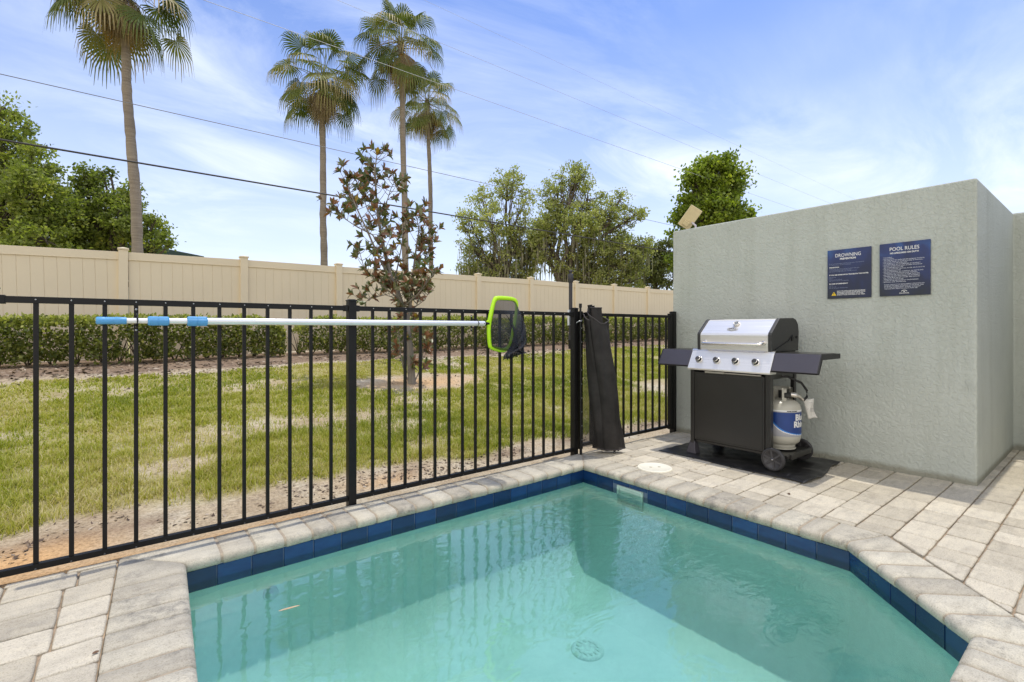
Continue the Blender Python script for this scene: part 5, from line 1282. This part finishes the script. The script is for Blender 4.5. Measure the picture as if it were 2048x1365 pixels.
# ------------------------------------------------------------------ fan palms
def palm(label, cpx, cpy, depth, wpx, trunk_px, seed, scale=1.0, nf=34, ndead=26, skirt=1.0):
    rg = random.Random(seed); top = at(cpx, cpy, depth)
    t = thing('palm_tree', label, 'palm tree', at(trunk_px[0][0], 658, depth)*1.0, 'tall fan palms beyond the cream fence')
    t.location.z = .55; mb = MB(); pts = []; rad = []
    path = [at(a, b_, depth) for a, b_ in trunk_px] 
    path = [Vector((path[0].x, path[0].y, .3))] + path + [top]
    for i in range(len(path)-1):
        for k in range(12):
            f_ = k/12; p = path[i].lerp(path[i+1], f_); pts.append(p)
    pts.append(top); n_ = len(pts); r0 = wpx/2*depth/F
    # smooth the centreline a little
    ph = rg.uniform(0, 6); pts = [p + Vector((math.sin(p.z*1.1+ph)+.5*math.sin(p.z*2.7), .6*math.cos(p.z*.9+ph), 0))*r0*.16 for p in pts]
    for _ in range(6): pts = [pts[0]] + [(pts[i-1]+pts[i]*2+pts[i+1])/4 for i in range(1, n_-1)] + [pts[-1]]
    for i in range(n_):
        tt = (pts[i].z)/max(1, pts[-1].z); rad.append(r0*(1.22-.42*tt)*(1+.04*math.sin(i*1.7)+.05*rg.uniform(-1,1)))
    mb.tube(pts, rad, 14); mb.build('trunk', MAT['palm_bark'], t)
    # old leaf bases just below the crown
    mb = MB()
    for k in range(44):
        a = rg.uniform(0, 2*math.pi); z = rg.uniform(-.9, .1)*scale; r_ = r0*.8; d = Vector((math.cos(a), math.sin(a), 0)); p = top + Vector((0,0,z)) + d*r_*.8
        mb.tube([p, p + d*.10*scale + Vector((0,0,.16*scale))], [.035*scale, .012], 5)
    mb.build('leaf_bases', MAT['palm_bark'], t)
    V = []; Q = []; RN = []; V2 = []; Q2 = []; RN2 = []; pet = MB()
    def frond(a, el, plen, blade, V, Q, RN, droop, tone, dead=False, cup=.25):
        d = Vector((math.cos(a)*math.cos(el), math.sin(a)*math.cos(el), math.sin(el))); p0 = top + Vector((0,0,rg.uniform(-.35,.15)*scale))
        sag = .20*plen*(1-max(0, math.sin(el)))
        hub = p0 + d*plen - Vector((0,0,sag)); mid = p0 + d*plen*.5 - Vector((0,0,sag*.3))
        pet.tube([p0, mid, hub], [.022*scale,.016*scale,.010*scale], 5, 1 if dead else 0)
        ax = (hub-mid).normalized(); ax = (ax - Vector((0,0,.35+.5*rg.random()))).normalized() if not dead else (ax - Vector((0,0,1.2))).normalized()
        side = ax.cross(Vector((0,0,1))); 
        if side.length < .05: side = Vector((math.cos(a+1.57), math.sin(a+1.57), 0))
        side.normalize(); side = (side + Vector((rg.uniform(-.4,.4), rg.uniform(-.4,.4), rg.uniform(-.35,.35)))).normalized(); side = (side - ax*side.dot(ax)).normalized(); nn = side.cross(ax).normalized()
        nseg = 30; span = R(122 if not dead else 75); 
        for i in range(nseg):
            th = -span + 2*span*(i+.5)/nseg; hw = span/nseg*1.04
            def pt(r_, th_, lift=0): 
                q = hub + (ax*math.cos(th_) + side*math.sin(th_))*r_ + nn*(lift - cup*abs(math.sin(th_))*r_*.6)
                return q
            bl = blade*(.80+.20*math.cos(th*.7))*rg.uniform(.90,1.05)
            r1, r2, r3 = bl*.50, bl*.78, bl
            a0 = pt(.02, th-hw); b0 = pt(.02, th+hw); a1 = pt(r1, th-hw*.92); b1 = pt(r1, th+hw*.92, .025*scale*(1 if i%2 else -1))
            g1 = droop*bl*.10; g2 = droop*bl*.42
            a2 = pt(r2, th-hw*.40) - Vector((0,0,g1)); b2 = pt(r2, th+hw*.40) - Vector((0,0,g1))
            dr = (pt(r3, th) - pt(r2, th)); tp = pt(r2, th) + dr*(1-.5*droop) - Vector((0,0,g2 + rg.uniform(0,.30)*droop*bl))
            sd = (b2-a2)*.12
            o_ = len(V); V.extend([a0,b0,b1,a1,b2,a2,tp+sd,tp-sd]); Q.extend([(o_,o_+1,o_+2,o_+3),(o_+3,o_+2,o_+4,o_+5),(o_+5,o_+4,o_+6,o_+7)])
            tn = tone + rg.uniform(-.10,.10); RN.extend([tn, tn, tn+.28])
    for k in range(nf):
        a = k*2.39996 + rg.uniform(-.3,.3); f_ = (k+.5)/nf; el = R(84 - 128*f_**.9 + rg.uniform(-12,12))
        frond(a, el, (1.15+.75*rg.random())*scale, (.86+.26*rg.random())*scale, V, Q, RN, min(1, .65+.45*f_), (.80 if (f_ > .5 and rg.random() < .16) else .05+.60*rg.random()))
    for k in range(ndead):
        a = rg.uniform(0, 2*math.pi); frond(a, R(rg.uniform(-80,-30)), (.45+.65*rg.random())*scale, (.65+.3*rg.random())*scale*skirt, V2, Q2, RN2, 1.0, .2+.4*rg.random() if rg.random() < .8 else .98, True, .5)
    np_mesh('fronds', np.array([tuple(v) for v in V]), np.array(Q), MAT['palm_leaf'], t, rnd=np.clip(RN,0,1))
    np_mesh('dead_fronds', np.array([tuple(v) for v in V2]), np.array(Q2), MAT['palm_dead'], t, rnd=np.clip(RN2,0,1))
    # long dry flower stalks arching out and hanging, with ragged tufts
    for k in range(11):
        a = rg.uniform(0, 2*math.pi); d = Vector((math.cos(a), math.sin(a), 0)); L_ = rg.uniform(1.3, 2.3)*scale; e0 = rg.uniform(.1, .8); pts = []
        for j in range(9):
            t_ = j/8; pts.append(top + d*L_*t_**.9 + Vector((0,0,(e0*t_*1.6 - (1.5+e0)*t_*t_)*scale)))
        pet.tube(pts, [.014*scale*(1-.7*j/8) for j in range(9)], 4, 1)
        for j in range(26):
            q = pts[rg.randint(4, 8)] + Vector((rg.uniform(-.06,.06), rg.uniform(-.06,.06), 0)); ln = rg.uniform(.08,.32)*scale; w = .014*scale
            o_ = len(V2); dx = Vector((rg.uniform(-.08,.08), rg.uniform(-.08,.08), -ln)); s_ = Vector((rg.uniform(-1,1), rg.uniform(-1,1), 0)).normalized()*w
            V2.extend([q-s_, q+s_, q+dx+s_*.6, q+dx-s_*.6]); Q2.append((o_,o_+1,o_+2,o_+3)); RN2.append(.3+.4*rg.random())
    pet.build('leaf_stalks', [simple('stalk_green', (.16,.18,.05), .5), simple('stalk_brown', (.26,.18,.10), .7)], t)
palm('thick trunked palm at upper left, crown cut off by the photo top', 243, -28, 15.6, 18, [(276,510), (266,330), (257,200), (249,90)], 41, .90, 36, 26, 1.0)
palm('palm with a shaggy crown, second from the left', 645, 158, 24, 12.5, [(648,535), (647,420), (645,300)], 42, 1.05, 32, 20)
palm('tallest slim palm in front of the right pair', 801, 88, 24, 12, [(812,560), (808,350), (804,200)], 43, 1.0, 30, 14)
palm('thinnest rearmost palm behind the tallest one', 855, 205, 32, 9, [(862,560), (861,400), (858,290)], 44, 1.05, 28, 16)

# ------------------------------------------------------------------ young magnolia on the bank
def magnolia():
    rg = random.Random(77); Dm = 7.0; base = at(822, 765, Dm); bz = float(gz(base.x, base.y)); base.z = bz
    t = thing('magnolia_tree', 'young magnolia with rusty brown and green leaves behind the black fence', 'tree', base)
    mb = MB(); tips = []
    def Pm(px, py, dd=0): return at(px, py, Dm+dd)
    stems = [
      ([(824,775,0),(820,700,0),(812,640,0),(800,600,0),(783,560,0),(768,500,0),(757,440,0),(752,390,0),(750,340,0),(754,310,0)], .060,.006),
      ([(814,650,0),(822,600,.1),(826,550,.15),(832,500,.2),(838,460,.2),(832,430,.2)], .030,.005),
      ([(785,565,0),(760,520,-.15),(738,470,-.2),(715,420,-.3),(700,385,-.3),(695,365,-.3)], .022,.004),
      ([(770,505,0),(745,470,.2),(715,455,.3),(685,435,.35),(668,420,.35)], .014,.004),
      ([(800,600,0),(775,580,-.2),(750,560,-.25),(728,535,-.3),(716,495,-.3)], .015,.004),
      ([(806,615,0),(835,590,-.2),(858,560,-.3),(872,545,-.3)], .014,.004),
      ([(826,550,.15),(848,520,.2),(862,490,.2),(864,470,.2)], .013,.004),
      ([(757,440,0),(775,400,.15),(783,375,.2),(790,362,.2)], .010,.003),
      ([(760,455,0),(735,420,.1),(722,380,.15),(720,350,.15)], .011,.003),
      ([(805,605,0),(790,560,.3),(800,510,.35),(808,470,.35),(806,445,.3)], .016,.004),
      ([(800,600,0),(770,590,.25),(742,598,.3),(730,605,.3)], .010,.003),
      ([(812,640,0),(830,615,.2),(850,600,.25),(858,585,.25)], .010,.003),
      ([(820,765,0),(806,735,-.1),(800,700,-.12),(797,660,-.12)], .010,.004),
      ([(826,770,0),(842,735,.1),(848,690,.12),(846,655,.1)], .010,.004)]
    for path, r0, r1 in stems:
        pts = [Pm(*p) for p in path]
        if path[0][1] > 760: pts[0].z = bz-.03
        sm_ = []
        for i in range(len(pts)-1):
            for k in range(3): sm_.append(pts[i].lerp(pts[i+1], k/3))
        sm_.append(pts[-1]); nn = len(sm_)
        mb.tube(sm_, [r0+(r1-r0)*(k/(nn-1))**.7 for k in range(nn)], 9)
        tips.append((sm_[-1], (sm_[-1]-sm_[-3]).normalized()))
        # side twigs along the upper part of each stem
        s0 = int(nn*(.16 if r0 > .05 else .22))
        for k in range(s0, nn):
            for _ in range(3 if r0 > .02 else 2):
                a = rg.uniform(0, 6.283); L_ = rg.uniform(.07,.24); d = Vector((math.cos(a), math.sin(a), rg.uniform(.1,1.1))).normalized()
                e = sm_[k] + d*L_ + Vector((0,0,.03)); mb.tube([sm_[k], sm_[k]+d*L_*.5, e], [.005,.004,.0025], 5)
                if rg.random() < .80: tips.append((e, d))
    mb.build('trunk', MAT['magnolia_bark'], t)
    V = []; Q = []; RN = []
    for (p, d) in tips:
        nl_ = rg.randint(6, 10); tone = rg.random()
        for k in range(nl_):
            a = k*2.4 + rg.random(); s = d.cross(Vector((0.3,0.2,1))).normalized(); u = s.cross(d).normalized()
            out_ = rg.uniform(.35,1.15); ax = (d*.8 + (s*math.cos(a)+u*math.sin(a))*out_ + Vector((0,0,rg.uniform(-.25,.25)))).normalized()
            L_ = rg.uniform(.085,.14); wv = ax.cross(d)
            if wv.length < .1: wv = s
            wv.normalize(); w = L_*rg.uniform(.17,.23); nrm_ = wv.cross(ax).normalized()
            if nrm_.dot(d) > 0: nrm_ = -nrm_
            b0 = p - d*rg.uniform(0,.03)
            # lens shaped leaf, folded along the midrib
            m1 = b0+ax*L_*.30; m2 = b0+ax*L_*.68 + nrm_*.006; tp = b0+ax*L_ + nrm_*.016; fo = -nrm_*.22*w*2
            o_ = len(V); V += [b0, m1-wv*w*.85+fo, m2-wv*w*.80+fo, tp, m2+nrm_*0, m1, m1+wv*w*.85+fo, m2+wv*w*.80+fo]
            Q += [(o_, o_+1, o_+2, o_+5), (o_+5, o_+2, o_+3, o_+4), (o_, o_+5, o_+7, o_+6), (o_+5, o_+4, o_+3, o_+7)]
            r_ = min(.88, max(0, .35+.25*rg.gauss(0,1)+.15*tone)) if rg.random() < .965 else 1.0
            RN += [r_]*4
    np_mesh('foliage', np.array([tuple(v) for v in V]), np.array(Q), MAT['magnolia'], t, rnd=RN)
magnolia()

# ------------------------------------------------------------------ overhead wires
def wire(label, Yw, zc, r_, sag, mat):
    mb = MB(); pts = []
    for k in range(61):
        x = -30 + 110*k/60; s = (x-6)/30; pts.append((x, Yw, zc + sag*(s*s)*.5))
    mb.tube(pts, r_, 6, 0, False); o = mb.build('overhead_wire', mat); tag(o, label, 'wire', 'overhead wires'); return o
cable = simple('cable_black', (.03,.028,.026), .6); thin = simple('wire_grey', (.16,.16,.16), .5, .4); pale = simple('pale_wire', (.42,.44,.48), .5, .2)
wire('thick black cable crossing lowest, passing in front of the magnolia', 14, 4.87, .021, .12, cable)
wire('thin wire just above the thick black cable', 14, 6.18, .0085, .10, thin)
wire('wire crossing the crowns of the middle palms', 14, 9.10, .0065, .12, pale)
wire('wire passing over the top of the tallest palm', 14, 10.45, .005, .12, pale)
wire('highest faint wire crossing near the photo top', 14, 11.6, .0035, .12, pale)

# ------------------------------------------------------------------ house behind the left palm: only its low green roof shows
hp = at(318, 520, 30); house = thing('house', 'distant house with a low dark green roof just over the cream fence', 'house', (hp.x-7, hp.y, .55))
x0, x1 = hp.x-14, at(382, 512, 30).x+.2; y0 = hp.y-2; hy = y0+8
mb = MB(); mb.box(x0+.5, x1-.9, y0+.5, hy-.5, .5, 4.3); mb.build('wall', simple('house_wall', (.5,.47,.40), .8), house)
mb = MB(); mb.prism([(x0, 4.9), (x0, 5.15), (x1-2.4, 5.9), (x1+.4, 5.5), (x1+.4, 5.25)], 'Y', y0, hy); mb.build('roof', simple('roof_green', (.03,.06,.05), .6), house)
